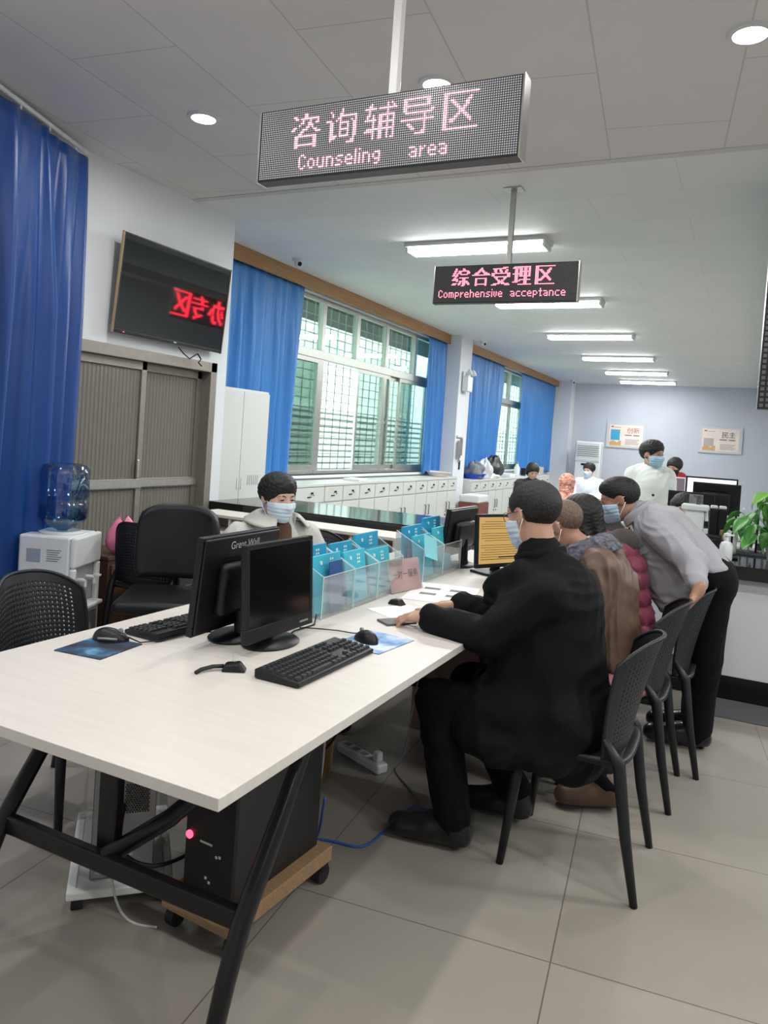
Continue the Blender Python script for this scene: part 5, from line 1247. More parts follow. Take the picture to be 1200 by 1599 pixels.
def person(spec):
    """spec: joints in world coordinates; the body is one continuous surface, hair and clothing its children"""
    g = spec.get; J = spec['J']; base = np.asarray(spec['base'], float); H = Head(*spec['head']); k = H.k
    pel, che, nk = (np.asarray(J[q], float) for q in ('pelvis', 'chest', 'neck'))
    lat = unit(np.asarray(J['shR'])-np.asarray(J['shL'])); spine = unit(che-pel); dep = unit(np.cross(lat, spine))
    pts = [np.asarray(v, float) for v in J.values()]+[H.c+.14, H.c-.14]
    lo = np.min(pts, 0)-.20; hi = np.max(pts, 0)+.20
    res = g('res', .006)
    F = Solid(lo, hi, res)
    sz = g('size', 1.0)
    F.cone(pel, che, .145*sz, .150*sz, .04, flat=(dep, .66)); F.cone(J['shL'], J['shR'], .055*sz, None, .05); F.cone(che, nk, .10*sz, .055*sz, .05)
    F.cone(nk, H.p(0, -.012, -.05), .054*k, .055*k, .025)
    H.skull(F)
    for q in 'LR':
        if 'el'+q in J:
            F.chain([J['sh'+q], J['el'+q], J['wr'+q]], [.055*sz, .042*sz, .027*sz], .02)
            hd = spec['hands'].get(q)
            if hd: add_hand(F, J['wr'+q], *hd)
        if 'kn'+q in J:
            F.chain([J['hip'+q], J['kn'+q], J['an'+q]], [.085*sz, .055*sz, .040*sz], .03); F.cone(J['an'+q], J['toe'+q], .034*sz, .022*sz, .02)
    body = solid_obj('person', F, g('skin', M_skin), base, it=1)
    tag(body, spec['label'], 'person', g('group'))
    # hair
    hs = g('hair')
    if hs:
        lo2, hi2 = H.box(.26); hr = Solid(lo2, hi2, g('hair_res', min(res, .005)))
        th = hs.get('thick', .012)
        hr.ell(H.p(0, -.016, .036), (k*.0765+th, k*.094+th, k*.079+th), H.R, .01)
        if hs.get('top'): hr.ell(H.p(0, .02, .075), (k*.062+th*.6, k*.075, k*.045+th*.5), H.R, .03)
        if hs.get('fringe'):
            for q in (-1, 0, 1): hr.cone(H.p(q*.045, .055, .095), H.p(q*.05+.012, .093-.012*abs(q), .052), .026*k, .012*k, .02)
        if hs.get('long'):
            for q in (-1, 1): hr.cone(H.p(q*.066, -.02, .03), H.p(q*.062, -.02, -hs['long']), .034, .028, .03)
            hr.cone(H.p(0, -.075, .03), H.p(0, -.075, -hs['long']), .06, .045, .03, flat=(H.f, .7))
        if hs.get('bun'): hr.ell(H.p(0, -.115, .05), (.04, .035, .04), H.R, .01)
        nz, ny, oz = hs.get('line', (.75, -1.0, .0))[0], 0, hs.get('line', (.75, -1.0, .0))[2]
        # hairline: keep what lies behind / above the slanted face plane
        hr.keep(H.f*1.0-H.u*hs.get('slope', 1.15), H.p(0, hs.get('y0', .028), 0), .01)
        if not hs.get('long'): hr.keep(-H.u+H.f*.15, H.p(0, -.09, hs.get('nape', -.075)), .012)
        if hs.get('ear'):
            for q in (-1, 1): hr.cut_ell(H.p(q*.085, .002, -.012), (k*.026, k*.027, k*.040), H.R, .01)
        rs = np.random.RandomState(hs.get('seed', 1)); dv = [rs.randn(3)*hs.get('freq', 170) for _ in range(5)]; am = hs.get('amp', .0022)
        solid_obj('hair', hr, hs.get('mat', M_hair), base, body, 1, disp=lambda P: am*sum(np.sin(P@d+i) for i, d in enumerate(dv))*.5)
    if g('brows', True):
        br = MB()
        for q in (-1, 1): br.tube([tuple(H.p(q*.014, .0925, .020)-base), tuple(H.p(q*.030, .0915, .026)-base), tuple(H.p(q*.048, .077, .021)-base)], [.002*k, .003*k, .0015*k], 6)
        obj('eyebrow', br, M_hair, body, smooth=True)
        ey = MB()
        for q in (-1, 1): ey.ell(tuple(H.p(q*.032, .0895, .004)-base), (.0130*k, .0042*k, .0040*k), 12, 8, Matrix([list(r) for r in H.R]))
        obj('eye', ey, M_ink, body, smooth=True)
    # mask
    mk = g('mask')
    if mk:
        lo2, hi2 = H.box(.16); mf = Solid(lo2, hi2, min(res, .0034)); H.skull(mf, .0065*k, ears=False, detail=False)
        mf.ell(H.p(0, .075, -.058), (.040*k, .036*k, .046*k), H.R, .025)
        mf.keep(H.u-H.f*.10, H.p(0, .09, -.012), .004); mf.keep(-H.u, H.p(0, .05, -.118), .004); mf.keep(-H.f, H.p(0, mk.get('edge', .016), 0), .004)
        mf.keep(H.x*1.0+H.f*.2, H.p(.078, .03, 0), .004); mf.keep(-H.x+H.f*.2, H.p(-.078, .03, 0), .004)
        def pleat(P): z = (P-H.c)@H.u/k; return .0016*np.sin((z+.06)*2*PI/.020)*np.exp(-((z+.06)/.03)**2)
        mo = solid_obj('face_mask', mf, mk.get('mat', M_mask), base, body, 1, disp=pleat)
        for q in (-1, 1):
            lp = MB()
            for a, b in ((-.030, .024), (-.098, -.026)):
                lp.tube([tuple(H.p(q*.064, .030, a)-base), tuple(H.p(q*.074, .012, a*.7+b*.3)-base), tuple(H.p(q*.083, -.012, a*.2+b*.8)-base), tuple(H.p(q*.084, -.028, b*.6)-base)], .0016, 6)
            obj('ear_loop', lp, M_loop, mo, smooth=True)
    # clothing
    for gm in spec.get('garments', []): gm(spec, body, base, J, H, dict(lat=lat, dep=dep, spine=spine, pel=pel, che=che, nk=nk, lo=lo, hi=hi, res=res, sz=sz))
    return body
def jacket(m, pad=.03, hem=.12, wr=(.006, 34, 1), extra=None, name='jacket', sleeve=(.072, .062, .047), cuff=.012, cut=None, rs=None, flat=.78, width=.168, collar=None, hood=None, sk=.014, disp=None):
    def fn(sp, body, base, J, H, D):
        F = Solid(D['lo'], D['hi'], rs or max(D['res'], .0065)); sz = D['sz']
        a = D['pel']-D['spine']*hem; 
        F.chain([a, D['pel'], D['che']], [width*sz+pad*.6, width*sz+pad*.6, width*sz+pad*.7], .05, flat=(D['dep'], flat))
        F.cone(J['shL'], J['shR'], .066*sz+pad*.4, None, .06); F.cone(D['che'], D['nk'], .12*sz+pad*.3, .070*sz, .06)
        for q in 'LR':
            if 'el'+q in J:
                sh, el, wt = (np.asarray(J[n+q], float) for n in ('sh', 'el', 'wr')); F.chain([sh, el, wt-unit(wt-el)*cuff], [sleeve[0]*sz, sleeve[1]*sz, sleeve[2]*sz], sk)
        if extra: extra(F, sp, J, H, D)
        if cut:
            for n, p in cut: F.keep(n, p, .006)
        solid_obj(name, F, m, base, body, 1, wr=wr, disp=disp)
        if collar:
            cm, r, hgt, tilt = collar; c0 = D['nk']+H.u*.0; up = unit(unit(H.c-D['nk'])+np.array([0, 0, .5]))
            x, f, u = frame_of(unit(np.cross(up, D['lat'])), up)
            mb = MB(); n = 28; prof = [(r*.98, -.03), (r*1.02, hgt*.4), (r*1.10, hgt), (r*1.16, hgt*.95), (r*1.28, hgt*.2), (r*1.30, -.02)]
            def cl(u_, v_):
                a_ = 2*PI*(.04+.92*u_)-PI/2; i = v_*(len(prof)-1); j = min(int(i), len(prof)-2); t_ = i-j
                rr_ = prof[j][0]*(1-t_)+prof[j+1][0]*t_; zz_ = prof[j][1]*(1-t_)+prof[j+1][1]*t_
                pt = c0+x*rr_*math.cos(a_)*1.0+f*(-rr_*math.sin(a_))*tilt+u*(zz_-.018*math.sin(a_)*-1.0)
                return tuple(pt-base)
            mb.grid(cl, n, 10); obj('collar', mb, cm, body, smooth=True, solid=.004)
    return fn
def trousers(m, wr=(.005, 30, 5), r=(.098, .078, .062), rs=None, cutz=.055):
    def fn(sp, body, base, J, H, D):
        F = Solid(D['lo'], D['hi'], rs or max(D['res'], .0065)); sz = D['sz']
        F.cone(D['pel'], D['pel']+D['spine']*.10, .155*sz, .14*sz, .04, flat=(D['dep'], .75))
        for q in 'LR':
            if 'kn'+q in J:
                hp, kn, an = (np.asarray(J[n+q], float) for n in ('hip', 'kn', 'an'))
                F.chain([D['pel']*.5+hp*.5, hp, kn], [.10*sz, r[0]*sz, r[1]*sz], .04); F.chain([kn, an+(kn-an)*.03], [r[1]*sz, r[2]*sz], .02); F.cone(an, an-V(0, 0, .02), r[2]*sz*.95, r[2]*sz*.8, .02)
        solid_obj('trousers', F, m, base, body, 1, wr=wr)
    return fn
def shoes(m=M_shoe, sole=M_sole, r=.044):
    def fn(sp, body, base, J, H, D):
        for q in 'LR':
            if 'an'+q not in J: continue
            an = np.asarray(J['an'+q], float); to = np.asarray(J['toe'+q], float); d = to-an; d[2] = 0; d = unit(d); sd = np.array([-d[1], d[0], 0])
            hl = an.copy(); zb = min(an[2]-.075, to[2]-.035); heel = an-d*.025; heel[2] = zb+.045
            L = np.linalg.norm((to-an)[:2])
            tip = heel+d*(L+.045); tip[2] = zb+.036; mid = heel+d*(L*.5); mid[2] = zb+.058
            P = [heel, tip, an]; F = Solid(np.min(P, 0)-.12, np.max(P, 0)+.12, .005)
            F.cone(heel, tip, r*.95, r*.90, .02); F.cone(heel*.45+tip*.55+V(0, 0, .012), tip, r*.98, r*.92, .02); F.cone(an, mid, r*1.05, r*1.02, .03); F.cone(an, heel*.3+tip*.7, r*1.0, r*.9, .03); F.cone(an+[0, 0, .015], heel, r*1.05, r, .03)
            F.ell(tip-d*.02+[0, 0, .004], (r*.98, r*1.05, r*.70), np.stack([sd, d, [0, 0, 1]], 1), .02)
            F.keep([0, 0, -1], [0, 0, zb+.012], .003)
            so = solid_obj('shoe', F, m, base, body, 1)
            S_ = Solid(np.min(P, 0)-.12, np.max(P, 0)+.12, .005); fl = np.array([0, 0, 1.0])
            S_.cone(heel, tip, r*.98, r*.92, .01); S_.keep([0, 0, 1], [0, 0, zb+.020], .002); S_.keep([0, 0, -1], [0, 0, zb+.001], .002)
            solid_obj('shoe_sole', S_, sole, base, so, 0)
    return fn

# ---- person in the black coat, seated at the near side of the table
M_coat = cloth('black_coat_cloth', (.0052, .0052, .0064), .75, .02)
M_navy = cloth('navy_trouser_cloth', (.0035, .0038, .0058), .85, .02)
def coatA(F, sp, J, H, D):
    F.slab([(-.66, .99), (-.59, .985), (-.54, .94), (-.505, .85), (-.468, .72), (-.442, .55), (-.44, .40), (-.49, .375), (-.62, .365), (-.80, .365), (-.885, .40), (-.86, .52), (-.80, .62), (-.775, .74), (-.80, .84), (-.77, .92)], 2.745, .215, .10, .03)
    F.chain([V(-.66, 2.62, .50), V(-.84, 2.60, .475)], [.115, .10], .06); F.chain([V(-.66, 2.90, .50), V(-.80, 2.88, .47)], [.115, .10], .06)
    F.chain([V(-.48, 2.58, .50), V(-.52, 2.535, .40), V(-.70, 2.525, .385), V(-.80, 2.53, .41)], [.10, .045, .045, .05], .06)
    F.chain([V(-.70, 2.66, .98), V(-.80, 2.70, .93), V(-.84, 2.715, .87)], [.065, .045, .028], .04); F.chain([V(-.70, 2.84, .96), V(-.80, 2.80, .88)], [.07, .05], .04)
    F.chain([V(-.655, 2.775, 1.00), V(-.665, 2.775, 1.055)], [.112, .086], .03)
A = dict(label='person in a black coat and glasses seated with both hands on a paper', base=(-.55, 2.74, 0), res=.0045,
    J=dict(pelvis=(-.52, 2.745, .53), chest=(-.575, 2.75, .88), neck=(-.655, 2.775, 1.03), shL=(-.590, 2.575, .935), shR=(-.615, 2.925, .935), elL=(-.775, 2.53, .775), wrL=(-1.000, 2.565, .800), elR=(-.80, 2.965, .76), wrR=(-.985, 2.87, .797),
           hipL=(-.55, 2.635, .50), hipR=(-.55, 2.85, .50), knL=(-.955, 2.575, .495), anL=(-.855, 2.535, .10), toeL=(-1.025, 2.51, .045), knR=(-.93, 2.87, .49), anR=(-.72, 2.85, .115), toeR=(-.87, 2.84, .05)),
    head=((-.712, 2.79, 1.197), (-.86, .46, -.24), (0, 0, 1), 1.03), skin=M_skin,
    hands=dict(L=((-1, .05, -.10), (-.1, 0, -1), (0, 1, .1), (.30, .45, .4), 1.02), R=((-1, -.06, -.08), (-.1, 0, -1), (0, -1, .1), (.25, .40, .35), 1.02)),
    hair=dict(thick=.010, slope=1.1, y0=.030, nape=-.082, ear=True, mat=M_hairg, amp=.0007, freq=420), mask=dict(mat=M_maskp),
    garments=[jacket(M_coat, .03, .10, (.0075, 26, 3), coatA, 'black_coat', (.082, .070, .054), .0, collar=None, rs=.0065), trousers(M_navy, r=(.10, .082, .066)), shoes()])
bodyA = person(A)
HA = Head(*A['head']); bA = np.array(A['base'])
def collar_band(name, body, base, c, up, fwd, rin, hgt, m, open_=.10, flare=1.15, sq=.85, roll=0.0):
    u = unit(up); f = unit(np.asarray(fwd, float)-u*np.dot(fwd, u)); x = np.cross(f, u)
    def cl(a, b):
        t = 2*PI*(open_+(1-2*open_)*a)+PI/2
        if b <= .5: r = rin*(1+(flare-1)*b*2); z = hgt*b*2
        else: r = rin*flare+.012+roll*(b-.5)*2; z = hgt*(1-(b-.5)*2*.95)
        return tuple(np.asarray(c)+x*r*math.cos(t)+f*r*sq*math.sin(t)+u*z-base)
    return obj(name, MB().grid(cl, 36, 12), m, body, smooth=True, solid=.007)
collar_band('coat_collar', bodyA, bA, V(-.658, 2.777, 1.015), (-.32, .04, 1), (-1, .2, 0), .078, .062, M_coat, .06, 1.10, .95)
# glasses
gl = MB()
for q in (-1, 1):
    ring = []
    for i in range(21): a = 2*PI*i/20; ring.append(tuple(HA.p(q*.034+.023*math.cos(a), .104-.010*abs(math.cos(a)) if q*math.cos(a) > 0 else .104, .003+.017*math.sin(a))-bA))
    gl.tube(ring, .0014, 6); gl.tube([tuple(HA.p(q*.056, .095, .008)-bA), tuple(HA.p(q*.077, .05, .010)-bA), tuple(HA.p(q*.083, -.005, .012)-bA), tuple(HA.p(q*.083, -.02, .0)-bA)], .0017, 6)
gl.tube([tuple(HA.p(-.011, .106, .006)-bA), tuple(HA.p(.011, .106, .006)-bA)], .0014, 6)
obj('glasses', gl, mat('brown_glasses', (.10, .04, .025), .3), bodyA, smooth=True)

# ---- masked person in the pale grey jacket across the table
M_pale = cloth('pale_grey_jacket_cloth', (.50, .51, .47), .8, .2); M_inner = cloth('brown_sweater', (.10, .055, .035), .9, .3)
hb = V(-2.145, 3.20, 0)
Bp = dict(label='person with short black hair and pale grey jacket, facing across the table behind the monitors', base=(-2.2, 3.26, 0), res=.005,
    J=dict(pelvis=(-2.27, 3.32, .53), chest=(-2.185, 3.265, .83), neck=(-2.145, 3.235, .985), shL=(-2.07, 3.40, .895), shR=(-2.27, 3.09, .895), elL=(-1.97, 3.47, .70), wrL=(-1.80, 3.36, .79), elR=(-2.15, 2.90, .66), wrR=(-1.95, 2.98, .68),
           hipL=(-2.20, 3.40, .48), hipR=(-2.30, 3.20, .48), knL=(-1.83, 3.27, .48), anL=(-1.86, 3.25, .09), toeL=(-1.70, 3.22, .04), knR=(-1.95, 3.04, .48), anR=(-1.95, 3.02, .09), toeR=(-1.80, 3.00, .04)),
    head=((-2.125, 3.195, 1.108), (.92, -.36, -.10), (0.03, 0, 1), .97), skin=M_skin3,
    hands=dict(L=((1, -.3, -.05), (0, 0, -1), (.3, -1, 0), (.25, .35, .3), .92), R=((1, .1, 0), (0, 0, -1), (0, 1, 0), (.25, .35, .3), .92)),
    hair=dict(thick=.016, slope=1.0, y0=.050, nape=-.10, top=True, amp=.0015, freq=150), mask=dict(mat=M_maskp),
    garments=[jacket(M_pale, .03, .08, (.006, 30, 7), None, 'pale_jacket', (.080, .070, .055), .0), trousers(M_navy), shoes()])
bodyB = person(Bp)
def innerB(): 
    F = Solid(V(-2.4, 2.95, .75), V(-1.9, 3.5, 1.1), .005); F.cone(V(-2.145, 3.235, .93), V(-2.137, 3.222, 1.012), .082, .068, .02); solid_obj('sweater_neck', F, M_inner, np.array(Bp['base']), bodyB, 1)
    F = Solid(V(-2.4, 2.95, .6), V(-1.9, 3.5, 1.1), .006); F.chain([V(-2.095, 3.205, .95), V(-2.075, 3.195, .80), V(-2.095, 3.2, .7)], [.050, .055, .06], .02); solid_obj('sweater_front', F, M_inner, np.array(Bp['base']), bodyB, 1)
innerB()
collar_band('jacket_collar', bodyB, np.array(Bp['base']), V(-2.143, 3.232, .975), (.12, -.05, 1), (.92, -.36, 0), .088, .055, M_pale, .10, 1.05, 1.0, .065)

# ---- person in the brown leather jacket
M_leather = mat('brown_leather', (.115, .068, .050), .46, noise=.15, nscale=25, bump=.10, bscale=160)
M_fur = mat('grey_fur', (.10, .10, .125), .95, noise=.75, nscale=55, bump=.9, bscale=180)
Cp = dict(label='person in a brown leather jacket with a grey fur collar, seated beside the black coat', base=(-.55, 3.43, 0), res=.006,
    J=dict(pelvis=(-.46, 3.46, .53), chest=(-.53, 3.43, .86), neck=(-.62, 3.41, 1.005), shL=(-.535, 3.265, .955), shR=(-.56, 3.60, .95), elL=(-.575, 3.19, .66), wrL=(-.82, 3.27, .785), elR=(-.72, 3.66, .76), wrR=(-.93, 3.55, .785),
           hipL=(-.50, 3.36, .49), hipR=(-.50, 3.56, .49), knL=(-.90, 3.36, .49), anL=(-.425, 3.16, .10), toeL=(-.55, 3.10, .045), knR=(-.88, 3.58, .49), anR=(-.80, 3.58, .10), toeR=(-.97, 3.57, .045)),
    head=((-.735, 3.385, 1.105), (-.93, .10, -.40), (0, 0, 1), 1.0), skin=M_skin2,
    hands=dict(L=((-1, .1, -.05), (0, 0, -1), (0, 1, 0), (.3, .4, .35)), R=((-1, 0, -.05), (0, 0, -1), (0, -1, 0), (.3, .4, .35))),
    hair=dict(thick=.003, slope=1.3, y0=-.01, nape=-.05, ear=True, mat=hair_mat('sparse_grey_hair', (.135, .085, .065), .35), amp=.0005), mask=dict(mat=mat('green_white_mask', (.55, .66, .64), .7)),
    garments=[jacket(M_leather, .045, .06, (.012, 24, 11), lambda F, sp, J, H, D: F.slab([(-.66, .985), (-.57, 1.0), (-.50, .96), (-.445, .88), (-.405, .74), (-.39, .60), (-.40, .49), (-.60, .49), (-.70, .60), (-.72, .80), (-.71, .93)], 3.43, .185, .09, .03), 'leather_jacket', (.088, .080, .058), .0, width=.13), trousers(M_navy, r=(.105, .085, .062)), shoes(mat('brown_boot', (.085, .05, .032), .45), r=.046)])
Cp['J']['knL'] = (-.83, 3.30, .48)
bodyC = person(Cp)
collar_band('fur_collar', bodyC, np.array(Cp['base']), V(-.605, 3.41, .975), (-.45, 0, 1), (-1, 0, 0), .092, .085, M_fur, .10, 1.18, .95, .045)
F = Solid(V(-.9, 3.1, .35), V(-.2, 3.8, .6), .007); F.chain([V(-.47, 3.34, .475), V(-.47, 3.50, .475)], [.185, .185], .03, flat=((0, 0, 1), .30)); F.cone(V(-.52, 3.27, .47), V(-.60, 3.25, .47), .10, .08, .03, flat=((0, 0, 1), .45))
solid_obj('ribbed_hem', F, cloth('dusky_pink_rib', (.33, .14, .14), .9), np.array(Cp['base']), bodyC, 1)

# ---- person in the maroon padded jacket with dark hair
M_maroon = mat('maroon_down_jacket', (.20, .045, .075), .42, noise=.06, nscale=30, bump=.05, bscale=120)
def quilt(P): z = P[:, 2]; return .014*np.sqrt(np.abs(np.sin(z*PI/.08)))-.008
Dp = dict(label='person with dark bobbed hair and maroon padded jacket, seated beside the brown leather jacket', base=(-.55, 3.87, 0), res=.006,
    J=dict(pelvis=(-0.480, 3.88, .53), chest=(-0.560, 3.90, .85), neck=(-0.650, 3.88, .985), shL=(-0.570, 3.73, .935), shR=(-0.590, 4.06, .935), elL=(-0.700, 3.70, .74), wrL=(-0.880, 3.80, .785), elR=(-0.740, 4.10, .74), wrR=(-0.900, 3.98, .785),
           hipL=(-0.520, 3.80, .49), hipR=(-0.520, 3.98, .49), knL=(-0.920, 3.80, .49), anL=(-0.820, 3.80, .10), toeL=(-0.990, 3.79, .045), knR=(-0.900, 3.98, .49), anR=(-0.800, 3.98, .10), toeR=(-0.970, 3.97, .045)),
    head=((-0.745, 3.865, 1.095), (-.90, .12, -.45), (0, 0, 1), .98), skin=M_skin,
    hands=dict(L=((-1, .1, -.05), (0, 0, -1), (0, 1, 0), (.3, .4, .35)), R=((-1, 0, -.05), (0, 0, -1), (0, -1, 0), (.3, .4, .35))),
    hair=dict(thick=.022, slope=.9, y0=.05, long=.10, amp=.0012, freq=150), mask=dict(mat=M_mask),
    garments=[jacket(M_maroon, .035, .08, (.008, 30, 13), None, 'padded_jacket', (.095, .085, .058), .0, disp=quilt), trousers(M_navy), shoes()])
bodyD = person(Dp)
F = Solid(V(-1.0, 3.5, .7), V(-.2, 4.3, 1.2), .007); F.chain([V(-0.610, 3.76, 1.00), V(-0.525, 3.88, 1.01), V(-.57, 4.0, 1.00)], [.058, .066, .06], .03); F.chain([V(-0.590, 3.735, .99), V(-0.525, 3.70, .86), V(-0.510, 3.71, .72)], [.062, .058, .05], .04)
solid_obj('shawl', F, cloth('taupe_scarf', (.055, .048, .045), .9, .3), np.array(Dp['base']), bodyD, 1, wr=(.006, 40, 3))

# ---- person in the light grey jacket, standing and bending over the chair
M_greyj = cloth('light_grey_wool', (.335, .335, .365), .85, .25, .25, 500); M_trb = cloth('black_trouser_cloth', (.0034, .0034, .0045), .85, .02)
def coatE(F, sp, J, H, D):
    F.slab([(-.505, 1.12), (-.44, 1.195), (-.31, 1.185), (-.17, 1.06), (-.045, .925), (-.055, .89), (-.18, .785), (-.315, .665), (-.345, .67), (-.40, .75), (-.455, .87), (-.50, 1.0)], 4.135, .185, .075, .03)
    F.chain([V(-.42, 4.02, 1.00), V(-.44, 4.03, .90), V(-.36, 4.05, .74)], [.06, .05, .03], .04)
Ep = dict(label='person in a light grey jacket standing bent forward with a hand on a chair back', base=(-.16, 4.15, 0), res=.0045,
    J=dict(pelvis=(-.135, 4.15, .87), chest=(-.36, 4.14, 1.06), neck=(-.495, 4.135, 1.145), shL=(-.385, 3.945, 1.085), shR=(-.43, 4.30, 1.07), elL=(-.205, 3.865, .955), wrL=(-.160, 3.725, .850), elR=(-.52, 4.40, .85), wrR=(-.72, 4.32, .80),
           hipL=(-.125, 4.05, .85), hipR=(-.125, 4.25, .85), knL=(-.125, 4.06, .46), anL=(-.135, 4.09, .095), toeL=(-.32, 4.06, .045), knR=(-.15, 4.26, .46), anR=(-.15, 4.27, .095), toeR=(-.33, 4.27, .045)),
    head=((-.598, 4.12, 1.205), (-.93, -.16, -.27), (-.15, 0, 1), .95), skin=M_skin2,
    hands=dict(L=((-.42, -.10, -.88), (-.88, .15, .42), (-.1, -1, .1), (.30, .45, .4), 1.0), R=((-1, -.2, -.1), (0, 0, -1), (0, -1, 0), (.25, .35, .3))),
    hair=dict(thick=.009, slope=1.05, y0=.036, nape=-.045, ear=True, top=True, amp=.0010, freq=330), mask=dict(mat=M_mask),
    garments=[jacket(M_greyj, .0, -.10, (.0055, 30, 17), coatE, 'wool_jacket', (.082, .070, .050), .055, width=.13), trousers(M_trb, r=(.105, .085, .072)), shoes()])
bodyE = person(Ep); bE = np.array(Ep['base'])
collar_band('jacket_collar', bodyE, bE, V(-.480, 4.135, 1.125), (-.72, 0, .75), (-.75, 0, -.70), .078, .050, M_greyj, .08, 1.02, .95, .012)
obj('chest_pocket', MB().grid(lambda u, v: tuple(V(-.462+.075*u, 3.945+.003*math.sin(PI*u), .975-.042*v*(1-.35*abs(2*u-1))+.055*u)-bE), 8, 4), M_greyj, bodyE, solid=.007)

# ---- people beyond the counter
M_wj = cloth('white_down_jacket', (.74, .77, .74), .6, .1)
def standing(label, x, y, zt, face, body_f, mj, hair, mask, skin=M_skin, res=.009, extra=None, hood=None, wr=(.008, 25, 3)):
    bf = unit((body_f[0], body_f[1], 0)); rt = np.array([bf[1], -bf[0], 0.0]); o = V(x, y, 0); h = zt/1.70
    P = lambda a, b, c: o+rt*a*h+bf*b*h+V(0, 0, c*h)
    return person(dict(label=label, base=(x, y, 0), res=res, size=h, J=dict(pelvis=P(0, 0, .92), chest=P(0, .01, 1.25), neck=P(0, .0, 1.43), shL=P(-.165, 0, 1.37), shR=P(.165, 0, 1.37), elL=P(-.22, .02, 1.10), wrL=P(-.20, .14, .90), elR=P(.22, .02, 1.10), wrR=P(.20, .14, .90),
        hipL=P(-.09, 0, .88), hipR=P(.09, 0, .88), knL=P(-.10, .02, .48), anL=P(-.10, -.01, .095), toeL=P(-.11, .17, .045), knR=P(.10, .02, .48), anR=P(.10, -.01, .095), toeR=P(.11, .17, .045)),
        head=(P(0, .03, 1.575), (face[0], face[1], face[2]), (0, 0, 1), .98), skin=skin, hands=dict(L=((0, .2, -1), bf*.2+rt*.9, bf, (.2, .3, .3)), R=((0, .2, -1), bf*.2-rt*.9, bf, (.2, .3, .3))),
        hair=hair, mask=mask, garments=[jacket(mj, .025, .10, wr, extra, 'padded_jacket' if hood else 'jacket', (.075, .068, .054), .0, rs=res), trousers(M_trb, rs=res), shoes()]))
Wb = standing('person in a white hooded jacket and blue mask standing behind the counter, looking right', -.80, 7.25, 1.575, (.88, -.45, -.03), (.25, -1), M_wj, dict(thick=.020, slope=1.0, y0=.05, nape=-.06, ear=True, top=True, amp=.002, freq=140), dict(mat=M_mask),
    extra=lambda F, sp, J, H, D: (F.chain([D['nk']-D['lat']*.10+V(0, .03, .0), D['nk']+V(0, .11, .0), D['nk']+D['lat']*.10+V(0, .03, .0)], [.05, .055, .05], .03)), hood=True)
obj('snap_button', MB().ell((.06, -.20, 1.10), (.012, .008, .012)).ell((.06, -.19, .98), (.012, .008, .012)), M_dark, Wb, smooth=True)
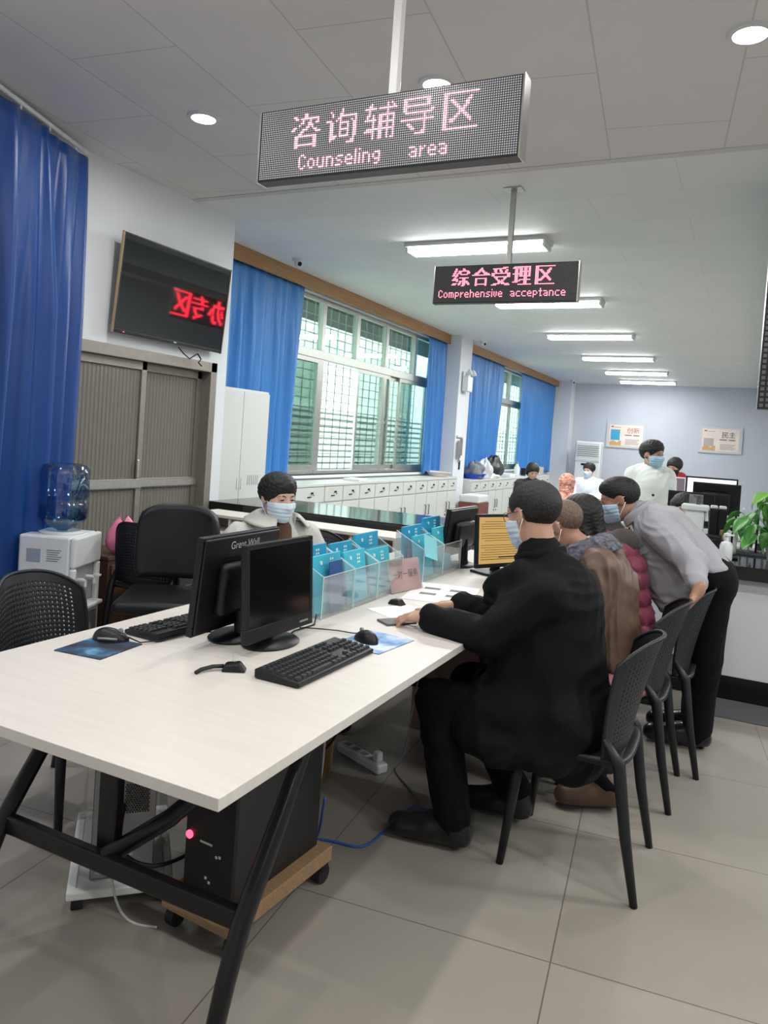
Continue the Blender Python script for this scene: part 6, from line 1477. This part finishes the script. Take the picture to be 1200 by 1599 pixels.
def seated(label, x, y, zt, face, body_f, mj, hair, mask, skin=M_skin, res=.010, garments=None, lean=.0, k=.97):
    bf = unit((body_f[0], body_f[1], 0)); rt = np.array([bf[1], -bf[0], 0.0]); o = V(x, y, zt-1.29)
    P = lambda a, b, c: o+rt*a+bf*(b+lean*max(c-.5, 0))+V(0, 0, c)
    Pf = lambda a, b, c: V(x, y, 0)+rt*a+bf*b+V(0, 0, c)
    return person(dict(label=label, base=(x, y, 0), res=res, J=dict(pelvis=P(0, 0, .52), chest=P(0, .01, .85), neck=P(0, .01, 1.02), shL=P(-.18, 0, .95), shR=P(.18, 0, .95), elL=P(-.24, .06, .70), wrL=P(-.16, .28, .76), elR=P(.24, .06, .70), wrR=P(.16, .28, .76),
        hipL=P(-.09, .02, .49), hipR=P(.09, .02, .49), knL=P(-.11, .42, .49), anL=Pf(-.11, .40, .095), toeL=Pf(-.12, .57, .045), knR=P(.11, .42, .49), anR=Pf(.11, .40, .095), toeR=Pf(.12, .57, .045)),
        head=(P(0, .05, 1.165), face, (0, 0, 1), k), skin=skin, hands=dict(L=(bf, (0, 0, -1), rt, (.2, .3, .3)), R=(bf, (0, 0, -1), -rt, (.2, .3, .3))),
        hair=hair, mask=mask, garments=garments or [jacket(mj, .035, .08, (.006, 28, 5), None, 'jacket', (.082, .072, .055), .0, rs=res), trousers(M_trb, rs=res), shoes()]))
seated('seated person in a dark coat with a red collar near the back wall', -.86, 10.6, 1.44, (-.35, -.85, -.25), (-.2, -1), cloth('dark_grey_coat', (.03, .025, .03)), dict(thick=.022, slope=.95, y0=.05, nape=-.08, amp=.0015), dict(mat=M_maskb))
rc = [o for o in C.objects if o.get('category') == 'person'][-1]
collar_band('red_collar', rc, np.array([-.86, 10.6, 0]), V(-.86, 10.61, 1.16), (0, -.1, 1), (-.2, -1, 0), .085, .085, cloth('red_knit', (.42, .02, .035), .9), .08, 1.2, 1.0, .05)
seated('seated person in white with black hair pinned in a bun, by the air conditioner', -2.30, 12.45, 1.27, (-.3, -.9, -.15), (-.2, -1), cloth('white_shirt', (.70, .72, .78)), dict(thick=.020, slope=.95, y0=.05, nape=-.07, bun=True, amp=.0015), dict(mat=M_maskp), M_skin3)
seated('person with long black hair bowed over papers near the last lockers', -3.05, 11.7, 1.20, (.5, -.75, -.5), (.4, -1), cloth('white_black_coat', (.04, .04, .045)), dict(thick=.024, slope=.9, y0=.045, long=.16, amp=.0015), None, M_skin3)
seated('person with dark hair whose head rises just above the back-turned monitor on the far desk', -.47, 8.35, 1.17, (.1, -1, -.3), (0, -1), cloth('grey_top', (.18, .19, .20)), dict(thick=.020, slope=.95, y0=.045, long=.12, amp=.0015), None, M_skin3)
seated('person with a black mask and pale top, sitting right behind the sanitizer monitor', -.43, 6.30, 1.175, (.1, -1, -.12), (.1, -1), cloth('pale_green_top', (.55, .60, .56)), dict(thick=.020, slope=.95, y0=.048, long=.10, amp=.0015), dict(mat=M_maskb), M_skin3)
plaid = mat('plaid_cloth', (.62, .30, .24), .85, noise=.6, nscale=26)
seated('person bundled in a reddish plaid scarf in front of the air conditioner', -2.05, 9.6, 1.14, (-.2, .9, -.2), (-.2, 1), plaid, dict(thick=.020, slope=.8, y0=.07, long=.10, mat=plaid, amp=.004), None, M_skin)
